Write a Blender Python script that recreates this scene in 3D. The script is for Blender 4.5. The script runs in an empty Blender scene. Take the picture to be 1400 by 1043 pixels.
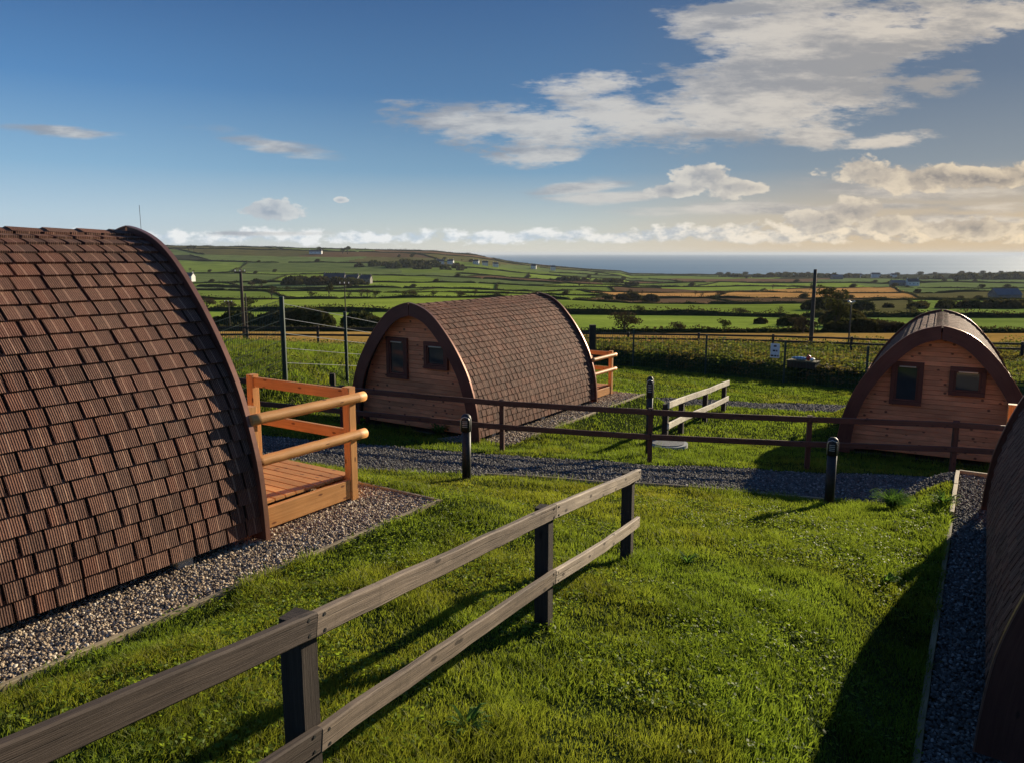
import bpy, math, random
import numpy as np
from mathutils import Vector, Matrix
R = math.radians
random.seed(7); rng = np.random.default_rng(7)
sc = bpy.context.scene
COL = sc.collection

# ------------------------------------------------------------------ camera model (also used to survey the place)
F = 1050.0; PITCH = math.atan(174.5 / F); CP, SP = math.cos(PITCH), math.sin(PITCH)
AX = 33.0                                        # heading of every pod's long axis, degrees right of +Y
AD = (math.sin(R(AX)), math.cos(R(AX)))           # along the pods
AR = (math.cos(R(AX)), -math.sin(R(AX)))          # to their right
SUN_AZ, SUN_EL = 43.5, 13.5; EXPO = .68; HAZE = 4.5e-5

def tv(v): q = 521.5 - v; return (q * CP - F * SP) / (q * SP + F * CP)
def ru(u, v): q = 521.5 - v; return (u - 700) / (q * SP + F * CP)

# ------------------------------------------------------------------ numpy noise
def _hash(ix, iy, s):
    n = (ix.astype(np.int64) * 374761393 + iy.astype(np.int64) * 668265263 + s * 974634777) & 0x7fffffff
    n = ((n ^ (n >> 13)) * 1274126177) & 0x7fffffff
    return ((n ^ (n >> 16)) & 0xffff) / 65535.0
def vnoise(x, y, s=0):
    x = np.asarray(x, float); y = np.asarray(y, float)
    ix = np.floor(x); iy = np.floor(y); fx = x - ix; fy = y - iy
    fx = fx * fx * (3 - 2 * fx); fy = fy * fy * (3 - 2 * fy)
    a = _hash(ix, iy, s); b = _hash(ix + 1, iy, s); c = _hash(ix, iy + 1, s); d = _hash(ix + 1, iy + 1, s)
    return (a + (b - a) * fx) * (1 - fy) + (c + (d - c) * fx) * fy
def fbm(x, y, s=0, o=4):
    r = 0; a = .5; t = 0
    for k in range(o): r = r + a * vnoise(np.asarray(x) * 2 ** k, np.asarray(y) * 2 ** k, s + k * 17); t += a; a *= .5
    return r / t
def sst(a, b, x):
    t = np.clip((np.asarray(x, float) - a) / (b - a), 0, 1); return t * t * (3 - 2 * t)

# ------------------------------------------------------------------ terrain
PY = np.array([-20, 0, 14.5, 17, 36, 60.]); PZ = np.array([-2.0, 0, 2.016, 2.28, 3.42, 4.9])
def base_near(x, y):
    return -1.7 - .05 * np.clip(x, -14, 26) - np.interp(y, PY, PZ)
TR_Y = np.array([36, 42, 50, 60, 80, 100, 130, 200, 300, 450, 700, 1100, 1600, 2200, 2450, 2700, 3600])
TR_T = -np.array([.150, .134, .1195, .1135, .1035, .099, .091, .078, .066, .056, .046, .038, .0315, .0268, .0268, .027, .027])
TL_T = -np.array([.150, .134, .120, .112, .100, .094, .086, .070, .059, .0475, .034, .0165, -.006, -.0105, .0, .012, .027])
WR = np.array([-.6, -.45, -.2, -.1, -.05, 0, .05, .1, .14, .152, .3]); WW = np.array([1, 1, .88, .80, .68, .45, .30, .20, .14, .04, 0])
def far_z(x, y):
    y = np.maximum(np.asarray(y, float), 36.); r = np.asarray(x, float) / y
    w = np.interp(r, WR, WW); w = w * sst(60, 400, y) + .5 * (1 - sst(60, 400, y)) * (r < 0)
    ly = np.log(y)
    t = np.interp(ly, np.log(TR_Y), TR_T) * (1 - w) + np.interp(ly, np.log(TR_Y), TL_T) * w
    z = t * y
    z = z + (fbm(x / 90., y / 90., 5) - .5) * np.clip((y - 80) * .012, 0, 5)
    # low wooded rise by the shore on the right
    z = z + 9 * np.exp(-((r - .68) / .1) ** 2 - ((y - 2050) / 250) ** 2)
    return z
POD_L, HALF, HT = 5.3, 1.74, 2.74
PODS = {'left': ((-3.70 - AD[0] * POD_L, 7.55 - AD[1] * POD_L), -2.55),
        'mid': ((-2.18, 16.25), -3.83), 'right': ((8.62, 15.35), -4.24), 'near': ((4.37, 3.32), -3.12)}
HEAD = {'left': 33., 'mid': 33., 'right': 29., 'near': 31.5}
def axes(k): a = R(HEAD[k]); return (math.cos(a), -math.sin(a)), (math.sin(a), math.cos(a))
def local(k, x, y):
    (cx, cy), _ = PODS[k]; ar, ad = axes(k); dx = np.asarray(x) - cx; dy = np.asarray(y) - cy
    return dx * ar[0] + dy * ar[1], dx * ad[0] + dy * ad[1]
PADX = HALF + .63; NM = HALF + .35
PADD = {'left': (-PADX, PADX, -1., POD_L + 1.72), 'mid': (-1.7, PADX, .22, POD_L + 1.72), 'right': (-1.66, 1.7, .22, POD_L + 1.5), 'near': (-NM, NM, -6., POD_L + 2.05)}
NEAR_E = [(-14, 13.9), (-9, 12.7), (-3.7, 11.35), (-.6, 10.85), (2.66, 10.65), (4.4, 10.25), (6.2, 10.35), (9, 10.4), (16, 10.8)]
FAR_E = [(-14, 17.2), (-9, 15.9), (-3.2, 13.95), (-.2, 13.6), (2.5, 13.0), (5, 13.0), (9, 13.2), (16, 13.8)]
ne = np.array(NEAR_E); fe = np.array(FAR_E)
def path_n(x): return np.interp(x, ne[:, 0], ne[:, 1])
def path_f(x): return np.interp(x, fe[:, 0], fe[:, 1])
FX0, FY0, FS = 5.0, 38.0, -.78                     # mesh fence line on the right
def fence_d(x, y): return ((np.asarray(x) - FX0) * .78 + (np.asarray(y) - FY0)) / 1.268
def ground(x, y):
    x = np.asarray(x, float); y = np.asarray(y, float)
    z = base_near(x, y)
    z = z + .85 * sst(-3.9, -5.6, x) * sst(15.6, 18.2, y) * (1 - sst(26, 44, y))
    z = z + .72 * sst(.15, 1.1, fence_d(x, y)) * sst(-1, 3, x) * (1 - sst(44, 56, y))
    z = z + (fbm(x * .6, y * .6, 3) - .5) * .10 + (fbm(x * 2.2, y * 2.2, 9) - .5) * .03
    w = sst(38, 54, y)
    z = z * (1 - w) + far_z(x, y) * w
    for k, ((cx, cy), pz) in PODS.items():
        lx, ly = local(k, x, y); x0, x1, y0, y1 = PADD[k]
        d = np.hypot(np.maximum(np.maximum(x0 - lx, lx - x1), 0), np.maximum(np.maximum(y0 - ly, ly - y1), 0))
        w = 1 - sst(0.02, 1.3 if k != 'near' else .9, d)
        z = z * (1 - w) + pz * w
    return z
def in_bed(x, y, m=0.):
    r = np.zeros(np.shape(np.asarray(x, float)), bool)
    for k, ((cx, cy), pz) in PODS.items():
        lx, ly = local(k, x, y); x0, x1, y0, y1 = PADD[k]
        r |= (lx > x0 - m) & (lx < x1 + m) & (ly > y0 - m) & (ly < y1 + m)
    return r
def in_path(x, y, m=0.): return (y > path_n(x) - m) & (y < path_f(x) + m)
def in_path2(x, y, m=0.):
    c = 24.4 + .05 * (x - 8); return (x > 2.5) & (np.abs(y - c) < .75 + m)
def soil(x, y):
    z = ground(x, y)
    return z - .05 * (in_bed(x, y) | in_path(x, y) | in_path2(x, y))
def gz(x, y): return float(ground(np.array([x]), np.array([y]))[0])
def hit(u, v, ymax=3000):
    r = ru(u, v); t = tv(v)
    ys = np.geomspace(1.5, ymax, 4000); g = ground(r * ys, ys); k = np.argmax(g > t * ys)
    y = ys[k]; return (r * y, y, float(g[k]))

# ------------------------------------------------------------------ mesh helpers
def tag(o, label=None, cat=None, group=None, kind=None):
    if label: o['label'] = label
    if cat: o['category'] = cat
    if group: o['group'] = group
    if kind: o['kind'] = kind
    return o
def empty(name, loc, rz=0.):
    o = bpy.data.objects.new(name, None); COL.objects.link(o); o.location = loc; o.rotation_euler = (0, 0, rz)
    o.empty_display_size = .2; return o
def npmesh(name, co, faces, mat, parent=None, attrs=None, smooth=False):
    """co (n,3); faces (m,k) uniform"""
    me = bpy.data.meshes.new(name); co = np.ascontiguousarray(co, np.float32); faces = np.ascontiguousarray(faces, np.int32)
    m, k = faces.shape
    me.vertices.add(len(co)); me.vertices.foreach_set('co', co.ravel())
    me.loops.add(m * k); me.loops.foreach_set('vertex_index', faces.ravel())
    me.polygons.add(m); me.polygons.foreach_set('loop_start', np.arange(0, m * k, k, dtype=np.int32))
    if smooth: me.polygons.foreach_set('use_smooth', np.ones(m, bool))
    me.update(calc_edges=True); me.validate()
    for an, (av, dom) in (attrs or {}).items():
        if av.ndim == 2:
            a = me.attributes.new(an, 'FLOAT_COLOR', dom); a.data.foreach_set('color', np.ascontiguousarray(av, np.float32).ravel())
        else:
            a = me.attributes.new(an, 'FLOAT', dom); a.data.foreach_set('value', np.ascontiguousarray(av, np.float32))
    me.materials.append(mat)
    o = bpy.data.objects.new(name, me); COL.objects.link(o)
    if parent: o.parent = parent
    return o
class MB:
    def __init__(s): s.v = []; s.f = []; s.uv = []; s.sm = []
    def face(s, idx, uvs=None, smooth=False):
        s.f.append(idx); s.uv += uvs if uvs else [(0, 0)] * len(idx); s.sm.append(smooth)
    def beam(s, p0, p1, sec, up=(0, 0, 1), n=1, jit=0., smooth=False, caps=True, taper=1., path=None):
        """extrude a 2D section (side, up) from p0 to p1 (or along path)"""
        pts = [Vector(p) for p in path] if path else [Vector(p0).lerp(Vector(p1), i / n) for i in range(n + 1)]
        n = len(pts) - 1; up = Vector(up); k = len(sec); b = len(s.v); L = 0; o = random.uniform(0, 50), random.uniform(0, 50)
        per = [0]
        for i in range(k): a, c = sec[i], sec[(i + 1) % k]; per.append(per[-1] + math.hypot(a[0] - c[0], a[1] - c[1]))
        Ls = []
        for i, p in enumerate(pts):
            d = (pts[min(i + 1, n)] - pts[max(i - 1, 0)]).normalized()
            side = d.cross(up).normalized(); uu = side.cross(d).normalized()
            if i: L += (p - pts[i - 1]).length
            Ls.append(L); sc_ = 1 + (taper - 1) * i / n
            jx, jz = random.uniform(-jit, jit), random.uniform(-jit, jit)
            for (x, z) in sec: s.v.append(p + side * (x * sc_ + jx) + uu * (z * sc_ + jz))
        for i in range(n):
            for j in range(k):
                j2 = (j + 1) % k
                s.face([b + i * k + j, b + (i + 1) * k + j, b + (i + 1) * k + j2, b + i * k + j2],
                       [(Ls[i] + o[0], per[j] + o[1]), (Ls[i + 1] + o[0], per[j] + o[1]), (Ls[i + 1] + o[0], per[j + 1] + o[1]), (Ls[i] + o[0], per[j + 1] + o[1])], smooth)
        if caps:
            for i, rev in ((0, False), (n, True)):
                idx = [b + i * k + j for j in range(k)]; uv = [(o[0] + sec[j][0] * .4, o[1] + sec[j][1]) for j in range(k)]
                if rev: idx.reverse(); uv.reverse()
                s.face(idx, uv)
        return s
    def box(s, c, d, ang=0.):
        """axis box centre c, dims d, rotated about z"""
        x, y, z = d; ca, sa = math.cos(ang), math.sin(ang)
        ax = Vector((ca, sa, 0)); 
        if x >= y and x >= z: p0 = Vector(c) - ax * x / 2; p1 = Vector(c) + ax * x / 2; return s.beam(p0, p1, rect(y, z, min(y, z) * .06))
        ay = Vector((-sa, ca, 0))
        if y >= z: return s.beam(Vector(c) - ay * y / 2, Vector(c) + ay * y / 2, rect(x, z, min(x, z) * .06))
        return s.beam(Vector(c) - Vector((0, 0, z / 2)), Vector(c) + Vector((0, 0, z / 2)), rect(y, x, min(x, y) * .06), up=ax)
    def build(s, name, mat, parent=None):
        me = bpy.data.meshes.new(name); me.from_pydata([tuple(v) for v in s.v], [], s.f)
        uv = me.uv_layers.new(name='UVMap'); uv.data.foreach_set('uv', np.array(s.uv, np.float32).ravel())
        me.polygons.foreach_set('use_smooth', np.array(s.sm, bool)); me.materials.append(mat); me.update()
        o = bpy.data.objects.new(name, me); COL.objects.link(o)
        if parent: o.parent = parent
        return o
def rect(w, h, c=.004):
    a, b = w / 2, h / 2
    return [(-a + c, -b), (a - c, -b), (a, -b + c), (a, b - c), (a - c, b), (-a + c, b), (-a, b - c), (-a, -b + c)]
def circ(r, n=16): return [(r * math.cos(2 * math.pi * i / n), r * math.sin(2 * math.pi * i / n)) for i in range(n)]
def tree_copy(o, parent=None):
    c = o.copy(); COL.objects.link(c); c.parent = parent
    for ch in list(o.children): tree_copy(ch, c)
    return c

# ------------------------------------------------------------------ materials
class NT:
    def __init__(s, name, world=False):
        if world: s.m = bpy.data.worlds.new(name); sc.world = s.m
        else: s.m = bpy.data.materials.new(name)
        s.m.use_nodes = True; s.t = s.m.node_tree; s.t.nodes.clear()
        s.out = s.t.nodes.new('ShaderNodeOutputWorld' if world else 'ShaderNodeOutputMaterial')
    def n(s, typ, ins=None, **kw):
        nd = s.t.nodes.new('ShaderNode' + typ)
        for k, v in kw.items(): setattr(nd, k, v)
        for k, v in (ins or {}).items(): s.set(nd.inputs[k], v)
        return nd
    def set(s, sock, v):
        if isinstance(v, bpy.types.NodeSocket): s.t.links.new(v, sock)
        elif isinstance(v, bpy.types.Node): s.t.links.new(v.outputs[0], sock)
        else:
            if hasattr(sock.default_value, '__len__'):
                v = (v,) * len(sock.default_value) if not hasattr(v, '__len__') else v
                sock.default_value = tuple(v)[:len(sock.default_value)] if len(v) >= len(sock.default_value) else tuple(v) + (1,)
            else: sock.default_value = v
    def math(s, op, a, b=None, c=None, clamp=False):
        nd = s.n('Math', operation=op, use_clamp=clamp); s.set(nd.inputs[0], a)
        if b is not None: s.set(nd.inputs[1], b)
        if c is not None: s.set(nd.inputs[2], c)
        return nd.outputs[0]
    def mix(s, f, a, b, mode='MIX'):
        nd = s.n('MixRGB', blend_type=mode); s.set(nd.inputs[0], f); s.set(nd.inputs[1], a); s.set(nd.inputs[2], b); return nd.outputs[0]
    def ramp(s, f, a, b, smooth=True, lo=0., hi=1.):
        nd = s.n('MapRange', interpolation_type='SMOOTHSTEP' if smooth else 'LINEAR')
        for i, v in enumerate((f, a, b, lo, hi)): s.set(nd.inputs[i], v)
        return nd.outputs[0]
    def noise(s, vec, scale, detail=4, rough=.55, dim='3D'):
        nd = s.n('TexNoise', noise_dimensions=dim); s.set(nd.inputs['Vector'], vec)
        nd.inputs['Scale'].default_value = scale; nd.inputs['Detail'].default_value = detail; nd.inputs['Roughness'].default_value = rough
        return nd.outputs[0]
    def mapv(s, vec, scale, loc=(0, 0, 0)):
        nd = s.n('Mapping'); s.set(nd.inputs[0], vec); nd.inputs['Scale'].default_value = scale; nd.inputs['Location'].default_value = loc; return nd.outputs[0]
    def bsdf(s, col, rough=.7, bump=None, bs=.3, bd=.01, spec=.3, **kw):
        b = s.n('BsdfPrincipled', {'Base Color': col, 'Roughness': rough, 'Specular IOR Level': spec})
        for k, v in kw.items(): s.set(b.inputs[k.replace('_', ' ')], v)
        if bump is not None:
            bp = s.n('Bump', {'Strength': bs, 'Distance': bd, 'Height': bump}); s.t.links.new(bp.outputs[0], b.inputs['Normal'])
        return b
    def done(s, sh): s.t.links.new(sh.outputs[0] if isinstance(sh, bpy.types.Node) else sh, s.out.inputs[0]); return s.m
def c4(c): return (c[0], c[1], c[2], 1)

def wood(name, c1, c2, knot=(.05, .02, .01), knots=.5, rough=.65, fine=.35, var=.35, bump=.35, spec=.25, crack=.15, stain=.12):
    m = NT(name); uv = m.n('TexCoord').outputs['UV']
    g = m.noise(m.mapv(uv, (1.0, 26, 1)), 1.6, 6, .65)
    g2 = m.noise(m.mapv(uv, (3.0, 150, 1)), 2.0, 3, .6)
    col = m.mix(m.ramp(g, .3, .7), c4(c1), c4(c2))
    col = m.mix(m.math('MULTIPLY', m.ramp(g2, .35, .7), fine), col, c4([x * .45 for x in c1]))
    rpi = m.n('NewGeometry').outputs['Random Per Island']
    col = m.mix(1, col, m.mix(rpi, c4([1 - var * .5] * 3), c4([1 + var * .35] * 3)), 'MULTIPLY')
    big = m.noise(uv, 1.3, 3)
    col = m.mix(1, col, m.mix(m.ramp(big, .3, .7), (.8, .78, .76, 1), (1.12, 1.1, 1.08, 1)), 'MULTIPLY')
    vo = m.n('TexVoronoi', voronoi_dimensions='2D', feature='F1'); m.set(vo.inputs['Vector'], m.mapv(uv, (3.4, 9, 1))); vo.inputs['Scale'].default_value = 1
    k = m.math('MULTIPLY', m.ramp(vo.outputs['Distance'], .13, .06), m.math('MULTIPLY', m.math('GREATER_THAN', m.n('SeparateColor', {0: vo.outputs['Color']}).outputs[0], 1 - knots), .85))
    col = m.mix(k, col, c4(knot))
    ck = m.ramp(m.noise(m.mapv(uv, (.55, 60, 1), (3, 7, 0)), 1.5, 3, .5), .60, .66)
    col = m.mix(m.math('MULTIPLY', ck, crack), col, c4([x * .35 for x in c1]))
    st = m.ramp(m.noise(m.mapv(uv, (22, 1.5, 1), (9, 2, 0)), 1.0, 4, .7), .52, .78)
    col = m.mix(m.math('MULTIPLY', st, stain), col, c4([x * .5 for x in c1]))
    hgt = m.math('SUBTRACT', m.math('ADD', g2, m.math('MULTIPLY', g, .5)), m.math('MULTIPLY', ck, 1.5 * crack))
    return m.done(m.bsdf(col, rough, hgt, bump, .004, spec))
def simple(name, col, rough=.6, metal=0., var=.15, scale=8, bump=.1, spec=.4):
    m = NT(name); ob = m.n('TexCoord').outputs['Object']
    n = m.noise(ob, scale, 5, .6)
    c = m.mix(m.ramp(n, .3, .7), c4([x * (1 - var) for x in col]), c4([min(1, x * (1 + var)) for x in col]))
    return m.done(m.bsdf(c, rough, n, bump, .005, spec, Metallic=metal))

M = {}
M['deck'] = wood('orange_softwood', (.67, .305, .095), (.81, .41, .145), (.16, .05, .02), .45, .55, .22, .25)
M['cladding'] = wood('cladding_softwood', (.76, .30, .145), (.88, .40, .20), (.09, .03, .02), .75, .6, .3, .32)
M['barge'] = wood('red_brown_stained_board', (.125, .048, .034), (.165, .066, .046), (.06, .03, .02), .15, .55, .3, .1)
M['rimtrim'] = simple('copper_edge_trim', (.34, .17, .12), .38, .6, .1)
M['brownfence'] = wood('brown_stained_rail', (.105, .050, .036), (.15, .072, .050), (.03, .015, .01), .3, .6, .4, .3)
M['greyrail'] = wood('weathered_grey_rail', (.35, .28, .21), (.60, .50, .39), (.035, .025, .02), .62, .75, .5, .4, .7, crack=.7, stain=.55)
M['greymid'] = wood('mid_brown_rail', (.165, .125, .092), (.31, .24, .18), (.035, .025, .02), .6, .75, .5, .4, .7, crack=.7, stain=.5)  # middle rail tone, for the second span
M['greydark'] = wood('dark_brown_rail', (.055, .040, .032), (.10, .075, .06), (.03, .022, .018), .5, .75, .5, .4, .7, crack=.6, stain=.4)  # darkest rail tone, for the span nearest the camera
M['palerail'] = wood('sunlit_pale_rail', (.62, .56, .45), (.78, .72, .60), (.07, .05, .04), .8, .75, .35, .3, .5, crack=.5, stain=.5)  # colour raised towards white to carry the sunlight on these rails
M['darkpost'] = wood('dark_tarred_post', (.042, .033, .028), (.07, .055, .045), (.02, .015, .012), .2, .85, .5, .3, .8)
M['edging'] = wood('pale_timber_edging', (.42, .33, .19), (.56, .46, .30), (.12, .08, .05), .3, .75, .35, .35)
M['edgegreen'] = wood('dark_timber_edging', (.15, .13, .08), (.25, .22, .13), (.06, .05, .03), .3, .8, .4, .4)  # darker timber tone, for the long strip edging and the box lid
M['bollard'] = simple('black_bollard', (.022, .022, .022), .55, 0, .3, 30)
M['silver'] = simple('brushed_metal', (.55, .55, .53), .35, .8, .1)
M['block'] = simple('pale_concrete_block', (.42, .43, .40), .85, 0, .2, 20)
M['greenmetal'] = simple('dark_green_post_paint', (.022, .045, .035), .5, 0, .2)
M['galv'] = simple('galvanised_wire', (.30, .31, .32), .45, .5, .1)
M['white'] = simple('white_board', (.72, .74, .76), .6, 0, .05)
M['ink'] = simple('dark_lettering', (.03, .03, .04), .7)
M['blue'] = simple('pale_blue_sack', (.22, .40, .60), .6, 0, .2, 5)
M['red'] = simple('red_plastic', (.55, .05, .03), .4)
M['underlay'] = simple('dark_roof_underlay', (.030, .022, .020), .95, 0, .3, 60, .4, .1)  # near-black, so the shade in the tab gaps is put into its colour
M['soffit'] = simple('dark_soffit', (.07, .035, .025), .8)
M['pole'] = wood('utility_pole_wood', (.06, .05, .042), (.10, .085, .07), (.03, .02, .02), .1, .85)
M['iron'] = simple('cast_cover', (.20, .20, .19), .8, 0, .35, 25, .5)

def shingle_mat():
    m = NT('ribbed_brown_shingle'); tc = m.n('TexCoord').outputs['Object']
    x = m.n('SeparateXYZ', {0: tc}).outputs[1]
    rpi = m.n('NewGeometry').outputs['Random Per Island']
    fl = m.noise(tc, 95, 3, .7); rag = m.noise(tc, 16, 3, .6)
    ph = m.math('MULTIPLY', m.math('ADD', x, m.math('MULTIPLY', rag, .003)), 2 * math.pi / .0165)
    rib = m.math('POWER', m.math('ADD', m.math('MULTIPLY', m.math('SINE', ph), .5), .5), 1.6)
    col = m.mix(m.ramp(rpi, .15, .85), (.064, .027, .019, 1), (.130, .048, .031, 1))
    col = m.mix(m.math('FRACT', m.math('MULTIPLY', rpi, 7.3)), col, m.mix(.5, col, (.10, .068, .054, 1)))
    col = m.mix(m.math('MULTIPLY', rib, m.ramp(fl, .35, .75, lo=.25)), col, (.40, .20, .125, 1))
    uu = m.n('SeparateXYZ', {0: m.n('TexCoord').outputs['UV']}).outputs[0]; ctr = m.math('ADD', .36, m.math('MULTIPLY', m.math('FRACT', m.math('MULTIPLY', rpi, 31.7)), .28))
    stk = m.ramp(m.math('ABSOLUTE', m.math('SUBTRACT', uu, ctr)), .05, .02)
    col = m.mix(m.math('MULTIPLY', stk, m.ramp(fl, .2, .6, lo=.3, hi=.75)), col, (.42, .25, .17, 1))
    half = m.math('MULTIPLY', m.math('GREATER_THAN', uu, ctr), m.math('GREATER_THAN', m.math('FRACT', m.math('MULTIPLY', rpi, 17.3)), .4))
    col = m.mix(m.math('MULTIPLY', half, .35), col, (.055, .032, .026, 1))
    big = m.noise(tc, 1.7, 3)
    col = m.mix(1, col, m.mix(m.ramp(big, .3, .7), (.82, .8, .8, 1), (1.12, 1.1, 1.08, 1)), 'MULTIPLY')
    h = m.math('ADD', m.math('MULTIPLY', rib, .8), m.math('MULTIPLY', fl, .8))
    return m.done(m.bsdf(col, .85, h, .75, .006, .25))
M['shingle'] = shingle_mat()
def glass_mat():
    m = NT('dark_window_glass'); tc = m.n('TexCoord').outputs['Object']
    n = m.noise(tc, 3, 2)
    return m.done(m.bsdf(m.mix(n, (.02, .028, .03, 1), (.05, .065, .07, 1)), .06, n, .02, .002, .9))
M['glass'] = glass_mat()
def gravel_mat(name, c1, c2, c3):
    m = NT(name); r = m.n('NewGeometry').outputs['Random Per Island']; r2 = m.math('FRACT', m.math('MULTIPLY', r, 13.7))
    n = m.noise(m.n('NewGeometry').outputs['Position'], 90, 3)
    col = m.mix(r, c4(c1), c4(c2)); col = m.mix(m.math('GREATER_THAN', r2, .86), col, c4(c3))
    col = m.mix(m.math('MULTIPLY', n, .4), col, (.1, .09, .08, 1))
    return m.done(m.bsdf(col, .85, n, .3, .002, .15))
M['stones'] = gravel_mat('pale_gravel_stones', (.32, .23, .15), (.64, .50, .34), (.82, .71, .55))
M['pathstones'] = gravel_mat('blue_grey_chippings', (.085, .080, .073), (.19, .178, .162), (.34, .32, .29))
def floor_mat(name, c1, c2, s1, s2):
    m = NT(name); p = m.n('NewGeometry').outputs['Position']
    vo = m.n('TexVoronoi'); m.set(vo.inputs['Vector'], p); vo.inputs['Scale'].default_value = s1
    n = m.noise(p, s2, 5)
    col = m.mix(m.n('SeparateColor', {0: vo.outputs['Color']}).outputs[0], c4(c1), c4(c2)); col = m.mix(m.ramp(n, .3, .75), col, c4([x * .55 for x in c1]))
    return m.done(m.bsdf(col, 1., m.math('SUBTRACT', n, vo.outputs['Distance']), .8, .02, .0))
M['bed'] = floor_mat('gravel_bed_surface', (.10, .085, .07), (.26, .22, .18), 45, 2)
M['path'] = floor_mat('path_surface', (.08, .075, .07), (.17, .16, .15), 60, 1.2)
M['soil'] = floor_mat('lawn_soil_and_thatch', (.030, .045, .012), (.060, .080, .022), 30, 1.5)

def grass_mat(name, g1, g2, yel, tr, trf=.45, rough=.55):
    m = NT(name); a = m.n('Attribute', attribute_name='tint').outputs['Fac']; b = m.n('Attribute', attribute_name='rnd').outputs['Fac']
    col = m.mix(b, c4(g1), c4(g2)); col = m.mix(a, col, c4(yel))
    d = m.n('BsdfDiffuse', {'Color': col}) if rough > .8 else m.bsdf(col, rough, spec=.12)
    t = m.n('BsdfTranslucent', {0: m.mix(1, m.mix(a, c4(tr), c4([tr[0] * 1.5, tr[1], tr[2]])), m.mix(b, (.6, .6, .6, 1), (1.25, 1.25, 1.25, 1)), 'MULTIPLY')})
    x = m.n('MixShader', {0: trf}); m.t.links.new(d.outputs[0], x.inputs[1]); m.t.links.new(t.outputs[0], x.inputs[2])
    return m.done(x)
M['grass'] = grass_mat('lawn_grass_blades', (.062, .112, .012), (.135, .205, .026), (.24, .195, .035), (.25, .345, .028))
M['weeds'] = grass_mat('bank_weeds', (.045, .065, .012), (.11, .135, .03), (.16, .085, .05), (.16, .20, .03), .4, .8)
M['leaf'] = grass_mat('hedge_leaves', (.036, .044, .016), (.075, .082, .030), (.10, .068, .038), (.07, .08, .02), .25, .9)
M['leaf2'] = grass_mat('twiggy_autumn_leaves', (.045, .038, .022), (.085, .070, .040), (.12, .062, .042), (.07, .06, .03), .25, .9)
M['bark'] = simple('tree_bark', (.05, .04, .03), .9)
M['hwall'] = simple('house_render', (.66, .65, .61), .8, 0, .08, .5)
M['hstone'] = simple('farm_stone', (.20, .18, .16), .85, 0, .2, .5)
M['hroof'] = simple('slate_roof', (.055, .055, .062), .7, 0, .2, .5)
M['barnroof'] = simple('sheet_barn_roof', (.13, .13, .14), .55, 0, .1, .5)
M['hwin'] = simple('house_window', (.03, .03, .035), .2)

def land_mat():
    m = NT('farmland'); col = m.n('Attribute', attribute_name='field').outputs['Color']
    p = m.n('NewGeometry').outputs['Position']
    n = m.noise(m.mapv(p, (1, 1, 0)), .035, 6, .6); n2 = m.noise(m.mapv(p, (1, 1, 0)), .9, 4, .6)
    c = m.mix(1, col, m.mix(m.ramp(n, .3, .7), (.78, .8, .75, 1), (1.2, 1.15, 1.1, 1)), 'MULTIPLY')
    c = m.mix(1, c, m.mix(m.ramp(n2, .3, .7), (.8, .8, .8, 1), (1.15, 1.15, 1.15, 1)), 'MULTIPLY')
    return m.done(m.bsdf(c, 1., n2, .5, .3, .0))
M['land'] = land_mat()
def sea_mat():
    m = NT('sea_water'); p = m.n('NewGeometry').outputs['Position']
    n = m.noise(m.mapv(p, (1, .35, 1)), .02, 6, .6); big = m.noise(m.mapv(p, (.0003, .0016, 1)), 1, 4)
    c = m.mix(m.ramp(big, .35, .65), (.075, .200, .320, 1), (.095, .230, .350, 1))
    return m.done(m.bsdf(c, .7, n, .6, 2.0, .06))
M['sea'] = sea_mat()

# ------------------------------------------------------------------ the setting
def grid_sheet(name, xs, ys, zf, mat, mask=None, attrs=None):
    X, Y = np.meshgrid(xs, ys); Z = zf(X, Y); nx, ny = len(xs), len(ys)
    co = np.stack([X.ravel(), Y.ravel(), Z.ravel()], 1)
    i = np.arange(ny - 1)[:, None] * nx + np.arange(nx - 1)[None, :]
    f = np.stack([i, i + 1, i + nx + 1, i + nx], -1).reshape(-1, 4)
    if mask is not None:
        cx = (X[:-1, :-1] + X[1:, 1:]).ravel() / 2; cy = (Y[:-1, :-1] + Y[1:, 1:]).ravel() / 2
        f = f[mask(cx, cy)]
    return npmesh(name, co, f, mat, smooth=True)
lx_ = np.concatenate([np.arange(-32, -9, .5), np.arange(-9, 12, .16), np.arange(12, 40, .5)])
ly_ = np.concatenate([np.arange(-12, 0, .5), np.arange(0, 20, .16), np.arange(20, 42.6, .3)])
lawn = grid_sheet('lawn', lx_, ly_, soil, M['soil']); tag(lawn, kind='structure')

# gravel path (between its two edges) and the smaller one behind
def strip_sheet(name, x0, x1, fn, ff, nx, ny, mat, lift=.0):
    xs = np.linspace(x0, x1, nx); t = np.linspace(0, 1, ny)
    X = np.repeat(xs[None, :], ny, 0); Y = fn(xs)[None, :] * (1 - t[:, None]) + ff(xs)[None, :] * t[:, None]
    Z = ground(X, Y) + lift
    co = np.stack([X.ravel(), Y.ravel(), Z.ravel()], 1); i = np.arange(ny - 1)[:, None] * nx + np.arange(nx - 1)[None, :]
    f = np.stack([i, i + 1, i + nx + 1, i + nx], -1).reshape(-1, 4)
    return npmesh(name, co, f, mat, smooth=True)
tag(strip_sheet('path', -14, 15, path_n, path_f, 180, 20, M['path'], -.012), kind='structure')
tag(strip_sheet('path', 2.6, 24, lambda x: 24.4 + .05 * (x - 8) - .75, lambda x: 24.4 + .05 * (x - 8) + .75, 60, 8, M['path'], -.012), kind='structure')
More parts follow.
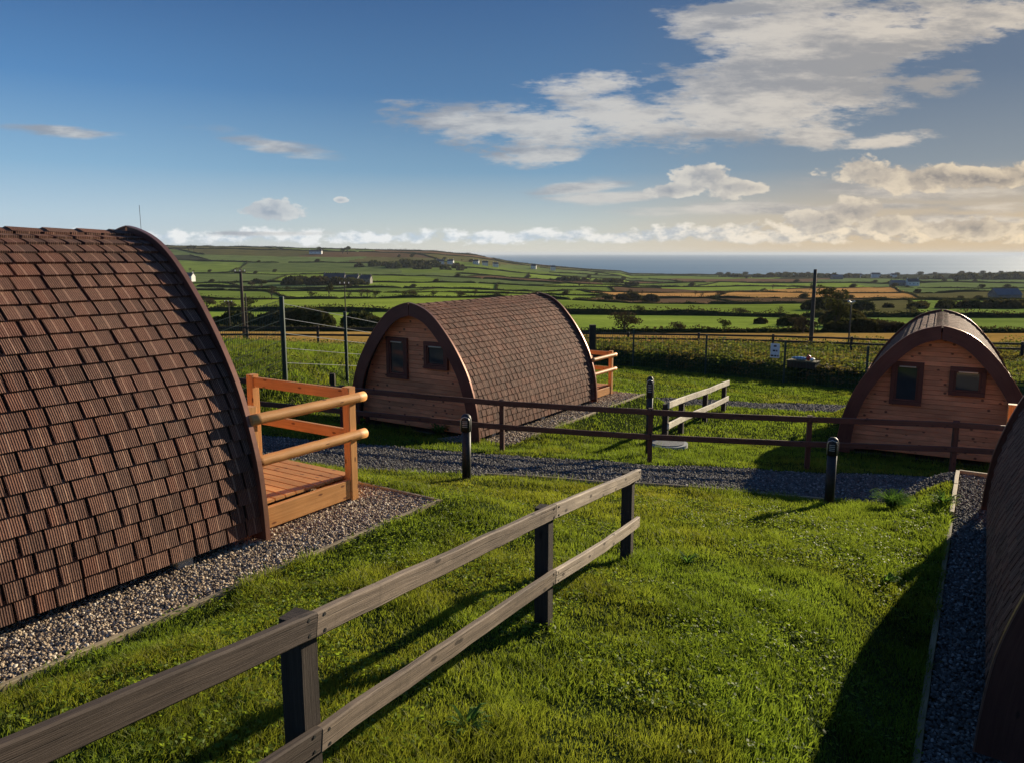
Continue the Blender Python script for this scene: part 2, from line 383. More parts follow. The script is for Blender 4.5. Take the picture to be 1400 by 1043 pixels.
for k, ((cx, cy), pz) in PODS.items():
    x0, x1, y0, y1 = PADD[k]; P = []; ar, ad = axes(k)
    for (a, b) in ((x0, y0), (x1, y0), (x1, y1), (x0, y1)):
        P.append((cx + ar[0] * a + ad[0] * b, cy + ar[1] * a + ad[1] * b, pz - .016 - (.012 if k == 'near' else 0)))
    tag(npmesh('gravel_bed', np.array(P), np.array([[0, 1, 2, 3]]), M['bed']), kind='structure')

# ------------------------------------------------------------------ farmland beyond, in bands split by hedgerows
YB = [41, 57, 86, 190, 335, 440, 560, 690, 840, 1010, 1210, 1450, 1720, 2050, 2500]
TILT = [0, -.03, .02, -.10, .14, -.12, .10, .18, -.15, .2, -.12, .1, .05, -.05, 0]
def yb(k, r):
    r = np.asarray(r, float); w = .018 * np.sin(r * 9 + k * 2.1) + .012 * np.sin(r * 23 + k * 5)
    return YB[k] * (1 + TILT[k] * r + w * (0 if k in (0, 14) else 1))
G1, G2, G3, G4 = (.225, .300, .050), (.185, .250, .052), (.145, .190, .062), (.27, .34, .055)
TAN, GOLD, BRN, DRK, OLV = (.44, .27, .075), (.50, .27, .09), (.17, .105, .058), (.05, .055, .03), (.14, .13, .05)
BANDS = [[(2, OLV)],
         [(-.17, TAN), (2, TAN)],
         [(-.45, G3), (.37, G1), (.9, G2)],
         [(.0, G4), (.4, G1), (.52, OLV), (.75, G2)],
         [(-.3, G2), (.10, G1), (.28, BRN), (.60, BRN), (.9, G1)],
         [(-.33, G3), (-.12, G2), (.11, G1), (.27, GOLD), (.52, GOLD), (.9, OLV)],
         [(-.36, G2), (-.2, G3), (-.02, G1), (.13, G2), (.32, BRN), (.5, GOLD), (.9, G3)],
         [(-.3, G3), (-.1, G1), (.05, G3), (.2, G1), (.38, G1), (.55, BRN), (.9, G2)],
         [(-.38, G3), (-.22, G2), (-.05, G3), (.1, BRN), (.25, G2), (.45, G1), (.9, G3)],
         [(-.35, G2), (-.15, G3), (.02, G2), (.15, G1), (.3, BRN), (.5, G3), (.9, OLV)],
         [(-.4, DRK), (-.2, G3), (-.08, OLV), (.08, G2), (.2, G3), (.4, BRN), (.9, G3)],
         [(-.42, G3), (-.25, OLV), (-.12, BRN), (.0, OLV), (.12, G3), (.35, G2), (.9, DRK)],
         [(-.3, OLV), (-.18, G3), (-.02, BRN), (.1, OLV), (.3, G3), (.9, DRK)],
         [(-.3, BRN), (-.1, OLV), (.1, BRN), (.9, DRK)]]
NR = 520; rr = np.linspace(-.95, 1.0, NR); rowsY = []; band_of = []
for k in range(14):
    n = [6, 8, 12, 12, 8, 6, 6, 6, 6, 6, 6, 6, 6, 8][k]
    for i in range(n): rowsY.append(yb(k, rr) * (1 - i / n) + yb(k + 1, rr) * (i / n)); band_of.append(k)
rowsY.append(yb(14, rr)); YY = np.array(rowsY); XX = YY * rr[None, :]
for yf in (2700, 3100): XX = np.vstack([XX, yf * rr[None, :]]); YY = np.vstack([YY, np.full((1, NR), yf)]); band_of.append(13)
def land_z(x, y):
    z = ground(x, y); return np.where(y > 2300, z - (y - 2300) * .05, z)
ZZ = land_z(XX, YY) - .02
ny, nx = XX.shape
i = np.arange(ny - 1)[:, None] * nx + np.arange(nx - 1)[None, :]
fc = np.stack([i, i + 1, i + nx + 1, i + nx], -1).reshape(-1, 4)
FCOL = np.zeros((ny - 1, nx - 1, 4)); FCOL[..., 3] = 1
for j in range(ny - 1):
    k = band_of[j]; rows_k = [q for q, b in enumerate(band_of) if b == k]; fr = (j - rows_k[0]) / max(1, len(rows_k))
    ends = [e + (.05 * math.sin(q * 3.3 + k)) * (fr - .5) for q, (e, c) in enumerate(BANDS[k])]
    ci = np.searchsorted(np.array(ends), rr[:-1]); ci = np.clip(ci, 0, len(ends) - 1)
    jit = np.array([[1 + .12 * math.sin(q * 7.7 + k * 3.1)] * 3 for q in range(len(ends))])
    cols = np.array([c for _, c in BANDS[k]]) * jit
    FCOL[j, :, :3] = cols[ci]
tag(npmesh('fields', np.stack([XX.ravel(), YY.ravel(), ZZ.ravel()], 1), fc, M['land'], smooth=True, attrs={'field': (FCOL.reshape(-1, 4), 'FACE')}), kind='structure')
S = 60000.
tag(npmesh('sea', np.array([(-S, 1300, -61.5), (S, 1300, -61.5), (S, S, -61.5), (-S, S, -61.5)]), np.array([[0, 1, 2, 3]]), M['sea']), kind='structure')

# ------------------------------------------------------------------ scattered blades, stones, leaves (numpy)
def blades(x, y, z, h, w, lean, tri=False):
    n = len(x); a = rng.uniform(0, 2 * np.pi, n); b = rng.uniform(0, 2 * np.pi, n)
    dx, dy = np.cos(a) * w / 2, np.sin(a) * w / 2; lx, ly = np.cos(b) * lean * h, np.sin(b) * lean * h
    P = lambda ox, oy, oz: np.stack([x + ox, y + oy, z + oz], 1)
    if tri:
        co = np.stack([P(-dx, -dy, -.01), P(dx, dy, -.01), P(lx, ly, h)], 1).reshape(-1, 3)
        f = np.arange(n * 3).reshape(-1, 3); return co, f, 3
    m = .55
    co = np.stack([P(-dx, -dy, -.01), P(dx, dy, -.01), P(-dx * .8 + lx * .35, -dy * .8 + ly * .35, h * m), P(dx * .8 + lx * .35, dy * .8 + ly * .35, h * m), P(lx * 1.15, ly * 1.15, h)], 1).reshape(-1, 3)
    b0 = np.arange(n)[:, None] * 5
    f = np.stack([b0 + np.array([0, 1, 3]), b0 + np.array([0, 3, 2]), b0 + np.array([2, 3, 4])], 1).reshape(-1, 3); return co, f, 5
def quads(c, size, flat=.0, elong=1.4):
    n = len(c); u = rng.normal(size=(n, 3)); u /= np.linalg.norm(u, axis=1)[:, None]; v = rng.normal(size=(n, 3)); v = v - (v * u).sum(1)[:, None] * u; v /= np.linalg.norm(v, axis=1)[:, None]
    if flat: u[:, 2] *= (1 - flat); v[:, 2] *= (1 - flat)
    s = (size if np.ndim(size) else np.full(n, size))[:, None] / 2
    co = np.stack([c - u * s * elong, c - v * s * .8, c + u * s * elong, c + v * s * .8], 1).reshape(-1, 3)
    return co, np.arange(n * 4).reshape(-1, 4)
def scatter_area(ymin, ymax, dens, rmin=-.76, rmax=.80):
    A = (rmax - rmin) * (ymax ** 2 - ymin ** 2) / 2 + 2 * (ymax - ymin); n = int(A * dens)
    y = np.sqrt(rng.uniform(0, 1, n) * (ymax ** 2 - ymin ** 2) + ymin ** 2); x = rng.uniform(rmin, rmax, n) * y + rng.uniform(-1, 1, n); return x, y
GC, GF, GT, GR = [], [], [], []; off = 0
for (y0, y1, dens, w, tri) in ((1.3, 3.6, 6500, .0042, False), (3.6, 6.5, 4600, .0055, False), (6.5, 10.5, 2600, .0075, False), (10.5, 17, 1150, .011, True), (17, 37.5, 330, .022, True)):
    x, y = scatter_area(y0, y1, dens)
    cl = fbm(x * 2.6, y * 2.6, 31); cl2 = fbm(x * 7, y * 7, 33, 2)
    keep = ~in_bed(x, y, .02) & ~in_path(x, y, .03 + 0 * x) & ~in_path2(x, y, 0) & (fence_d(x, y) < .5) & (rng.uniform(size=len(x)) < .50 + .9 * sst(.25, .6, cl * .5 + cl2 * .5))
    # behind the mid pod's left the verge is rougher
    x, y, cl, cl2 = x[keep], y[keep], cl[keep], cl2[keep]
    h = .88 * (.016 + .05 * sst(.35, .75, cl) + .03 * cl2) * rng.uniform(.5, 1.25, len(x)) * (1 + .3 * (y > 14))
    h *= 1 + 1.2 * sst(-4, -5.5, x) * sst(14.8, 16.5, y)
    for (qx, qy) in ((.2, 4.58), (1., 6.37), (-.74, 2.48), (-.65, 10.4), (4.2, 9.84)):
        h *= 1 + 1.3 * np.exp(-((x - qx) ** 2 + (y - qy) ** 2) / .012)
    h *= 1 + .8 * (in_bed(x, y, .16) | in_path(x, y, .14)) * rng.uniform(0, 1, len(x))
    # a worn yellow patch inside the fence, by the path, and lush green elsewhere
    yel = .46 * sst(.45, .72, fbm(x * .55 + 3, y * .55, 41)) + .42 * np.exp(-((x - 1.3) / 2.6) ** 2 - ((y - 8.9) / 1.6) ** 2) + .35 * np.exp(-((x + 1.5) / 2) ** 2 - ((y - 9.6) / 1) ** 2) + .25 * (rng.uniform(size=len(x)) < .10)
    co, f, k = blades(x, y, ground(x, y), h, w * rng.uniform(.7, 1.3, len(x)), rng.uniform(.1, .9, len(x)), tri)
    GC.append(co); GF.append(f + off); off += len(co)
    GT.append(np.repeat(np.clip(yel, 0, 1), k)); GR.append(np.repeat(np.clip(rng.uniform(0, 1, len(x)) * .6 + 1.5 * (fbm(x * 3.3, y * 3.3, 87, 3) - .38), 0, 1), k))
# clover and broad leaves low in the sward
x, y = scatter_area(1.3, 9.5, 420); wl = fbm(x * 1.3, y * 1.3, 77)
keep = ~in_bed(x, y, 0) & ~in_path(x, y, 0) & (wl + .12 * (x < -.4) > .52); x, y = x[keep], y[keep]
c = np.stack([x, y, ground(x, y) + rng.uniform(.015, .06, len(x))], 1); n0 = len(c)
c = np.repeat(c, 3, 0) + rng.normal(size=(n0 * 3, 3)) * (.012, .012, .004)
q, qf = quads(c, rng.uniform(.014, .032, len(c)), .5, 1.15)
qf3 = np.concatenate([qf[:, [0, 1, 2]], qf[:, [0, 2, 3]]]); GC.append(q); GF.append(qf3 + off); off += len(q)
GT.append(np.repeat(rng.uniform(0, .15, len(c)), 4)); GR.append(np.repeat(rng.uniform(.3, 1, len(c)), 4))
g = npmesh('grass', np.concatenate(GC), np.concatenate(GF), M['grass'], attrs={'tint': (np.concatenate(GT), 'POINT'), 'rnd': (np.concatenate(GR), 'POINT')})
tag(g, 'short patchy green and yellowing lawn grass around the pods', 'grass', kind='stuff')

def stones(name, x, y, z, size, mat, label):
    n = len(x); v = np.array([(-1, -1, -.6), (1, -1, -.6), (1, 1, -.6), (-1, 1, -.6), (-.7, -.7, .6), (.7, -.7, .6), (.7, .7, .6), (-.7, .7, .6)], float)
    f = np.array([[0, 1, 5, 4], [1, 2, 6, 5], [2, 3, 7, 6], [3, 0, 4, 7], [4, 5, 6, 7]])
    V = v[None] * rng.uniform(.45, 1.2, (n, 1, 3)) + rng.normal(size=(n, 8, 3)) * .22
    a = rng.uniform(0, 2 * np.pi, n); t = rng.normal(size=n) * .5; ca, sa, ct, st = np.cos(a), np.sin(a), np.cos(t), np.sin(t)
    X, Y, Z = V[..., 0], V[..., 1], V[..., 2]
    Y, Z = Y * ct[:, None] - Z * st[:, None], Y * st[:, None] + Z * ct[:, None]
    X, Y = X * ca[:, None] - Y * sa[:, None], X * sa[:, None] + Y * ca[:, None]
    s = size[:, None] / 2
    co = np.stack([x[:, None] + X * s, y[:, None] + Y * s, z[:, None] + Z * s], -1).reshape(-1, 3)
    o = npmesh(name, co, (f[None] + (np.arange(n) * 8)[:, None, None]).reshape(-1, 4), mat)
    return tag(o, label, 'gravel', kind='stuff')
def bed_stones(k, la, lb, ya, yb_, dens, size, label, mat='stones'):
    (cx, cy), pz = PODS[k]; ar, ad = axes(k); n = int(abs(lb - la) * (yb_ - ya) * dens)
    a = rng.uniform(la, lb, n); b = rng.uniform(ya, yb_, n)
    stones('gravel', cx + ar[0] * a + ad[0] * b, cy + ar[1] * a + ad[1] * b, np.full(n, pz) + rng.uniform(-.012, .014, n), rng.uniform(.5, 1.35, n) * size, M[mat], label)
bed_stones('left', .9, PADX - .01, -.9, PADD['left'][3] - .01, 5200, .019, 'pale brown pea gravel in the bed beside the big shingled pod with the deck')
bed_stones('mid', 1.0, PADX - .01, .3, PADD['mid'][3] - .01, 1500, .03, 'brown gravel strip along the shingled side of the middle pod')
bed_stones('near', -NM + .01, -1.2, -1.2, PADD['near'][3] - .01, 2600, .022, 'shaded grey gravel strip beside the dark pod at the picture edge', 'pathstones')  # dark path stones here put the strip's deep shade into the colour
n = 46000; x = rng.uniform(-9, 13, n); t_ = rng.uniform(0, 1, n); y = path_n(x) * (1 - t_) + path_f(x) * t_; kp = ~in_bed(x, y, .02); x, y = x[kp], y[kp]
stones('gravel', x, y, ground(x, y) + rng.uniform(-.012, .008, len(x)), rng.uniform(.6, 1.4, len(x)) * .026, M['pathstones'], 'blue grey chippings covering the path that crosses the site')
n = 9000; x = rng.uniform(2.6, 18, n); y = 24.4 + .05 * (x - 8) + rng.uniform(-.75, .75, n)
stones('gravel', x, y, ground(x, y) + rng.uniform(-.01, .008, n), rng.uniform(.7, 1.4, n) * .04, M['pathstones'], 'grey chippings of the narrow path behind the pale fence')

# rough weeds on the bank behind the mesh fence and on the bank at the left
def weeds(name, x, y, zoff, size, label, rust):
    c = np.stack([x, y, ground(x, y) + zoff], 1); q, f = quads(c, size, .2, 1.5)
    tt = np.clip(sst(.42, .62, fbm(x * .5, y * .9, 61)) * rust + rng.uniform(-.2, .25, len(x)), 0, 1)
    o = npmesh(name, q, f, M['weeds'], attrs={'tint': (np.repeat(tt, 4), 'POINT'), 'rnd': (np.repeat(rng.uniform(0, 1, len(x)), 4), 'POINT')})
    return tag(o, label, 'weeds', kind='stuff')
n = 150000; y = rng.uniform(30, 56, n); x = rng.uniform(-1, 40, n)
d = fence_d(x, y); hgt = .12 + .55 * sst(.45, .75, fbm(x * .8, y * .8, 55))
k = (d > .35) & (y < 55) & (np.abs(x / y) < .85) & (rng.uniform(size=n) < np.where(d < 4, 1, .55)); x, y, hgt, d = x[k], y[k], hgt[k], d[k]
weeds('undergrowth', x, y, rng.uniform(0, 1, len(x)) ** 1.3 * hgt, rng.uniform(.05, .17, len(x)), 'rough russet and green weeds on the bank behind the mesh fence', .9)
n = 40000; y = rng.uniform(15.6, 42, n); x = rng.uniform(-26, -3.6, n)
k = (x / y > -.8) & (x < -4.2 + .0 * y) & (rng.uniform(size=n) < np.where(y < 22, 1., .35)) & (fbm(x * .7, y * .7, 71) > .42) & ~in_bed(x, y, .3) & ~in_path(x, y, .2); x, y = x[k], y[k]
weeds('undergrowth', x, y, rng.uniform(0, .32, len(x)), rng.uniform(.03, .09, len(x)), 'leafy green weeds on the rough bank behind the deck railing', .25)

# ------------------------------------------------------------------ the pod
PD = np.array([0, .035, .10, .20, .34, .52, .76, 1.06, 1.38, 1.70, 2.05, 2.40, 2.74])     # depth below apex
PW = np.array([0, .16, .36, .54, .71, .88, 1.08, 1.285, 1.46, 1.58, 1.675, 1.72, 1.74])    # half width
def profile(n=60, w0=0.):
    # smooth resample by arc length (Catmull-Rom)
    P = [Vector((PW[i], HT - PD[i])) for i in range(len(PD))]; Q = []
    P2 = [P[0] + (P[0] - P[1])] + P + [P[-1] + (P[-1] - P[-2])]
    for i in range(1, len(P2) - 2):
        for k in range(8):
            t = k / 8; a, b, c, d = P2[i - 1:i + 3]
            Q.append(.5 * ((2 * b) + (c - a) * t + (2 * a - 5 * b + 4 * c - d) * t * t + (3 * b - a - 3 * c + d) * t ** 3))
    Q.append(P[-1]); s = [0]
    for a, b in zip(Q, Q[1:]): s.append(s[-1] + (b - a).length)
    return Q, s
PQ, PS = profile(); STOT = PS[-1]
_qx = np.array([q.x for q in PQ]); _qz = np.array([q.y for q in PQ]); _s = np.array(PS)
def pat(s, off=0.):
    """point on the profile at arc length s from the apex, offset outward"""
    e = .03; x = float(np.interp(s, _s, _qx)); z = float(np.interp(s, _s, _qz))
    s0, s1 = max(s - e, 0), min(s + e, STOT)
    tx = np.interp(s1, _s, _qx) - np.interp(s0, _s, _qx); tz = np.interp(s1, _s, _qz) - np.interp(s0, _s, _qz); L = math.hypot(tx, tz)
    return x + (-tz / L) * off, z + (tx / L) * off
def s_at_h(z): return float(np.interp(-z, -_qz, _s))
def w_at_h(z): return float(np.interp(-z, -_qz, _qx))
OH = .26
def make_pod():
    root = empty('camping_pod', (0, 0, 0))
    SB = STOT - .10; nrow = 24; ex = SB / nrow
    # roof deck shell under the shingles
    mb = MB(); ns = 30; y0, y1 = 0.026, POD_L - .026
    for sd in (-1, 1):
        b = len(mb.v)
        for i in range(ns + 1):
            x, z = pat(SB * i / ns, -.01); x2, z2 = pat(SB * i / ns, -.06)
            for (px, pz_) in ((x, z), (x2, z2)):
                mb.v += [Vector((sd * px, y0, pz_)), Vector((sd * px, y1, pz_))]
        for i in range(ns):
            a = b + i * 4
            for (p, q) in ((0, 1), (2, 3)):
                idx = [a + p, a + q, a + 4 + q, a + 4 + p]
                if (sd < 0) != (p == 2): idx.reverse()
                mb.face(idx)
        a = b + ns * 4; mb.face([a, a + 1, a + 3, a + 2]) if sd > 0 else mb.face([a, a + 2, a + 3, a + 1])
    deck = mb.build('roof_deck', M['underlay'], root)
    # shingle courses: individual tabs with thickness and gaps
    mb = MB()
    for sd in (-1, 1):
        for r in range(nrow):
            sa, sb_ = ex * r, ex * (r + 1); y = y0 - random.uniform(0, .2)
            while y < y1:
                w = random.choice((.135, .165, .2, .235)) * random.uniform(.93, 1.07); g = random.uniform(.015, .025)
                ya, yb2 = max(y, y0), min(y + w - g, y1); y += w
                if yb2 - ya < .03: continue
                th = random.uniform(.008, .012); dl = random.uniform(-.003, .004)
                st, sl = max(sa - .02, .0), sb_ + dl
                xt, zt = pat(st, .002); xl, zl = pat(min(sl, STOT - .02), .016 + th); xi, zi = pat(min(sl, STOT - .02), .001)
                xm, zm = pat((st + sl) / 2, .009 + th * .5)
                tp = .003 * random.uniform(0, 1.5); b = len(mb.v)
                for (px, pz_, q) in ((xt, zt, 0), (xm, zm, tp / 2), (xl, zl, tp), (xi, zi, tp)):
                    mb.v += [Vector((sd * px, ya + q, pz_)), Vector((sd * px, yb2 - q, pz_))]
                x0_, z0_ = pat(st, -.004); mb.v += [Vector((sd * x0_, ya, z0_)), Vector((sd * x0_, yb2, z0_))]
                fs = [[b, b + 1, b + 3, b + 2], [b + 2, b + 3, b + 5, b + 4], [b + 4, b + 5, b + 7, b + 6], [b, b + 2, b + 4, b + 6, b + 8], [b + 1, b + 9, b + 7, b + 5, b + 3]]
                for q, f in enumerate(fs):
                    uvs = [(0, q), (1, q), (1, q + 1), (0, q + 1)] if q < 3 else [(5, 5)] * 5
                    if sd < 0: f.reverse(); uvs.reverse()
                    mb.face(f, uvs)
    roof = mb.build('shingle_roof', M['shingle'], root)
    # ridge caps
    mb = MB(); y = y0 - .02; 
    while y < y1 - .05:
        L = .30; ye = min(y + L + .03, y1 + .01); b = len(mb.v)
        for (yy, lift) in ((y, .036), (ye, .022)):
            for s_ in (-.12, -.06, 0, .06, .12):
                x, z = pat(abs(s_), lift if abs(s_) < .1 else lift - .010); x = 0 if s_ == 0 else x
                mb.v.append(Vector((math.copysign(x, s_), yy, z if s_ else z + .004)))
        mb.v += [Vector((v.x, v.y, v.z - .014)) for v in mb.v[b:b + 5]]
        for i in range(4): mb.face([b + i, b + i + 1, b + 6 + i, b + 5 + i]); mb.face([b + i, b + 10 + i, b + 11 + i, b + i + 1])
        y += L
    rc = mb.build('ridge_cap', M['shingle'], roof)
    # bargeboards with trims, end walls
    for e, ye in (('near', -OH * 0), ('far', POD_L)):
        out = -1 if e == 'near' else 1; mb = MB(); tr = MB(); nseg = 44
        ya, yb2 = (ye - .012, ye + .024) if out < 0 else (ye - .024, ye + .012)
        for sd in (-1, 1):
            b = len(mb.v); bt = len(tr.v)
            for i in range(nseg + 1):
                s_ = .004 + (STOT - .004 - .02) * i / nseg
                xo, zo = pat(s_, .068); xi, zi = pat(s_, -.20)
                if i == 0: xo = max(xo, .003); xi = .003
                xi = max(xi, .003)
                if i < 8: xo = max(0.003, xo); 
                for yy in (ya, yb2): mb.v += [Vector((sd * xo, yy, zo)), Vector((sd * xi, yy, zi))]
                xa, za = pat(s_, .069); xb, zb = pat(s_, .078)
                if i == 0: xa = xb = 0.0
                for yy in (ya - .006, yb2 + .006): tr.v += [Vector((sd * xa, yy, za)), Vector((sd * xb, yy, zb))]
            for i in range(nseg):
                a = b + 4 * i; uo = i * .09
                for q in ((0, 1, 5, 4), (3, 2, 6, 7), (2, 0, 4, 6), (1, 3, 7, 5)):
                    idx = [a + k for k in q]; uvv = {0: (uo, .25), 1: (uo, 0), 2: (uo, .3), 3: (uo, -.05), 4: (uo + .09, .25), 5: (uo + .09, 0), 6: (uo + .09, .3), 7: (uo + .09, -.05)}
                    uvs = [(uvv[k][0] + sd * 3, uvv[k][1]) for k in q]
                    if sd < 0: idx.reverse(); uvs.reverse()
                    mb.face(idx, uvs)
                a = bt + 4 * i
                for q in ((0, 1, 5, 4), (3, 2, 6, 7), (1, 3, 7, 5), (2, 0, 4, 6)):
                    idx = [a + k for k in q]
                    if sd < 0: idx.reverse()
                    tr.face(idx)
            for a in (b, b + 4 * nseg): mb.face([a, a + 2, a + 3, a + 1])
            for a in (bt, bt + 4 * nseg): tr.face([a, a + 2, a + 3, a + 1])
        bb = mb.build('bargeboard', M['barge'], root); tr.build('edge_trim', M['rimtrim'], bb)
        # soffit lining between wall and board is the inside of roof_deck; the wall:
        yw = OH if out < 0 else POD_L - OH; mb = MB(); z = .10; ph = .098
        while z < HT - .09:
            zt = min(z + ph - .004, HT - .075); wl = max(w_at_h(z) - .055, .02); wt = max(w_at_h(zt) - .055, .01); o = random.uniform(0, 90)
            b = len(mb.v); yf, yb3 = (yw, yw + .02); c = .013
            if out > 0: yf, yb3 = yw, yw - .02; c = -.013
            for (hw, zz, yy) in ((wl, z, yf + c), (wl, z + .006, yf), (wt, zt - .006, yf), (wt, zt, yf + c)):
                mb.v += [Vector((-hw, yy, zz)), Vector((hw, yy, zz))]
            for i in range(3):
                idx = [b + 2 * i, b + 2 * i + 1, b + 2 * i + 3, b + 2 * i + 2]; uvs = [(o - wl, o + i * .03), (o + wl, o + i * .03), (o + wt, o + .03 + i * .035), (o - wt, o + .03 + i * .035)]
                if out > 0: idx.reverse(); uvs.reverse()
                mb.face(idx, uvs)
            z += ph
        # backing so no light leaks between boards
        b = len(mb.v); n2 = 24; yy = yw + (.014 if out < 0 else -.014)
        mb.v += [Vector((sd * max(w_at_h(zz) - .05, .0), yy, zz)) for sd in (-1, 1) for zz in np.linspace(.08, HT - .06, n2)]
        for i in range(n2 - 1):
            idx = [b + i, b + n2 + i, b + n2 + i + 1, b + i + 1]
            if out > 0: idx.reverse()
            mb.face(idx)
        wall = mb.build('end_wall', M['cladding'], root)
        if out < 0:
            for (nm, xc, zc, w, h) in (('window', -.56, 1.57, .60, .90), ('window', .53, 1.69, .64, .58)):
                fr = MB(); t = .085; yy = yw - .03
                fr.box((xc, yy, zc + h / 2 - t / 2), (w, .07, t)); fr.box((xc, yy, zc - h / 2 + t / 2), (w, .07, t))
                fr.box((xc - w / 2 + t / 2, yy, zc), (t, .066, h - 2 * t - .002)); fr.box((xc + w / 2 - t / 2, yy, zc), (t, .066, h - 2 * t - .002))
                wf = fr.build('window', M['barge'], root)
                s2 = MB(); t2 = .035; w2, h2 = w - 2 * t - .002, h - 2 * t - .002; yy2 = yw - .022
                s2.box((xc, yy2, zc + h2 / 2 - t2 / 2), (w2, .05, t2)); s2.box((xc, yy2, zc - h2 / 2 + t2 / 2), (w2, .05, t2))
                s2.box((xc - w2 / 2 + t2 / 2, yy2, zc), (t2, .046, h2 - 2 * t2)); s2.box((xc + w2 / 2 - t2 / 2, yy2, zc), (t2, .046, h2 - 2 * t2))
                s2.build('sash', M['barge'], wf)
                gl = MB(); gl.box((xc, yw - .012, zc), (w2 - .02, .02, h2 - .02)); gl.build('glass', M['glass'], wf)
                vt = MB(); vt.beam((xc - w2 * .36, yw - .062, zc + h2 / 2 - .012), (xc + w2 * .36, yw - .062, zc + h2 / 2 - .012), rect(.024, .026, .004)); vt.build('trickle_vent', M['silver'], wf)
        else:
            fr = MB(); fr.box((-.1, yw + .012, .98), (1.5, .05, 1.85)); dr = fr.build('door', M['barge'], root)
            for xo in (-.36, .36):
                gl = MB(); gl.box((-.1 + xo, yw + .045, 1.1), (.5, .02, 1.3)); gl.build('glass', M['glass'], dr)
            hd = MB(); hd.beam((-.1, yw + .05, .9), (-.1, yw + .05, 1.08), circ(.012, 8), up=(1, 0, 0)); hd.build('handle', M['silver'], dr)
    # floor beams, joist ends and blocks
    for x in (-1.52, 1.52):
        mb = MB(); mb.beam((x, .22, .09), (x, POD_L - .22, .09), rect(.09, .15)); mb.build('floor_beam', M['barge'], root)
    mb = MB(); mb.box((0, POD_L / 2, .13), (2.9, POD_L - .6, .06)); mb.build('floor', M['soffit'], root)
    for x in (-1.6, 1.6):
        for y in (.7, POD_L / 2 + .1, POD_L - .75):
            mb = MB(); mb.beam((x - .09, y, .035), (x + .09, y, .035), rect(.14, .11, .006)); mb.build('foot_block', M['block'], root)
    return root
pod = make_pod()
PLAB = {'left': 'large brown shingled camping pod with an orange log railed deck on its end',
        'mid': 'arched camping pod with two small windows behind the brown rail fence in mid lawn',
        'right': 'camping pod seen end on behind the black bollard, its ridge pointing at the viewer',
        'near': 'camping pod in deep shade cut off by the picture edge beside the gravel strip'}
POD_OBJ = {}
for i, k in enumerate(('left', 'mid', 'right', 'near')):
    o = pod if i == 0 else tree_copy(pod)
    (cx, cy), pz = PODS[k]; pz += .10 if k == 'near' else 0; o.location = (cx, cy, pz); o.rotation_euler.z = -R(HEAD[k])
    tag(o, PLAB[k], 'camping pod', 'shingled arched camping pods'); POD_OBJ[k] = o

# ------------------------------------------------------------------ timber decks (log rails on the long side, flat rails across)
def make_deck(logs=(-1, 1)):
    root = empty('timber_deck', (0, 0, 0)); y0, y1 = 0.06, 1.30; hx = 1.56; top = .26
    for x in (-hx, hx):
        for y in (y0, y1):
            mb = MB(); mb.beam((x, y, -.05), (x, y, 1.20), rect(.10, .10, .008), up=(1, 0, 0), n=4, jit=.001); mb.build('post', M['deck'], root)
    mb = MB(); mb.beam((.05, y1 + .0, .0), (.05, y1, 1.20), rect(.10, .10, .008), up=(1, 0, 0)); mb.build('post', M['deck'], root)
    for x in (-hx, hx):
        sx = 1 if x > 0 else -1
        for z in (1.09, .70):
            if sx in logs:
                mb = MB(); mb.beam((x + sx * .075, y0 - .06, z), (x + sx * .075, y1 + .14, z - .0), circ(.051, 20), n=14, jit=.0015, smooth=True); mb.build('log_rail', M['deck'], root)
        mb = MB(); mb.beam((x + sx * .01, y0 + .06, .13), (x + sx * .01, y1 - .06, .13), rect(.05, .20)); mb.build('side_beam', M['deck'], root)
    for z in (1.12, .70):
        mb = MB(); mb.beam((.10, y1 + .0, z), (hx - .05, y1 + .0, z), rect(.045, .11)); mb.build('flat_rail', M['deck'], root)
    mb = MB(); mb.beam((-hx + .06, y1, .13), (hx - .06, y1, .13), rect(.05, .20)); mb.build('end_beam', M['deck'], root)
    mb = MB(); y = y0 + .03
    while y < y1 - .05:
        mb.beam((-hx + .055, y + .06, top - .012), (hx - .055, y + .06, top - .012), rect(.118, .026, .005)); y += .128
    mb.build('deck_boards', M['deck'], root)
    return root
dk = make_deck()
for i, k in enumerate(('left', 'mid', 'right', 'near')):
    o = dk if i == 0 else (make_deck((1,)) if k == 'near' else tree_copy(dk)); (cx, cy), pz = PODS[k]; ar, ad = axes(k)
    o.location = (cx + ad[0] * POD_L, cy + ad[1] * POD_L, pz); o.rotation_euler.z = -R(HEAD[k])
    tag(o, {'left': 'orange timber deck with round log rails at the end of the large near pod',
            'mid': 'small orange deck railing poking out behind the middle pod',
            'right': 'deck hidden behind the end-on pod at the lawn edge',
            'near': 'deck mostly hidden behind the dark pod cut off by the picture edge'}[k], 'deck', 'orange timber decks on the pods')

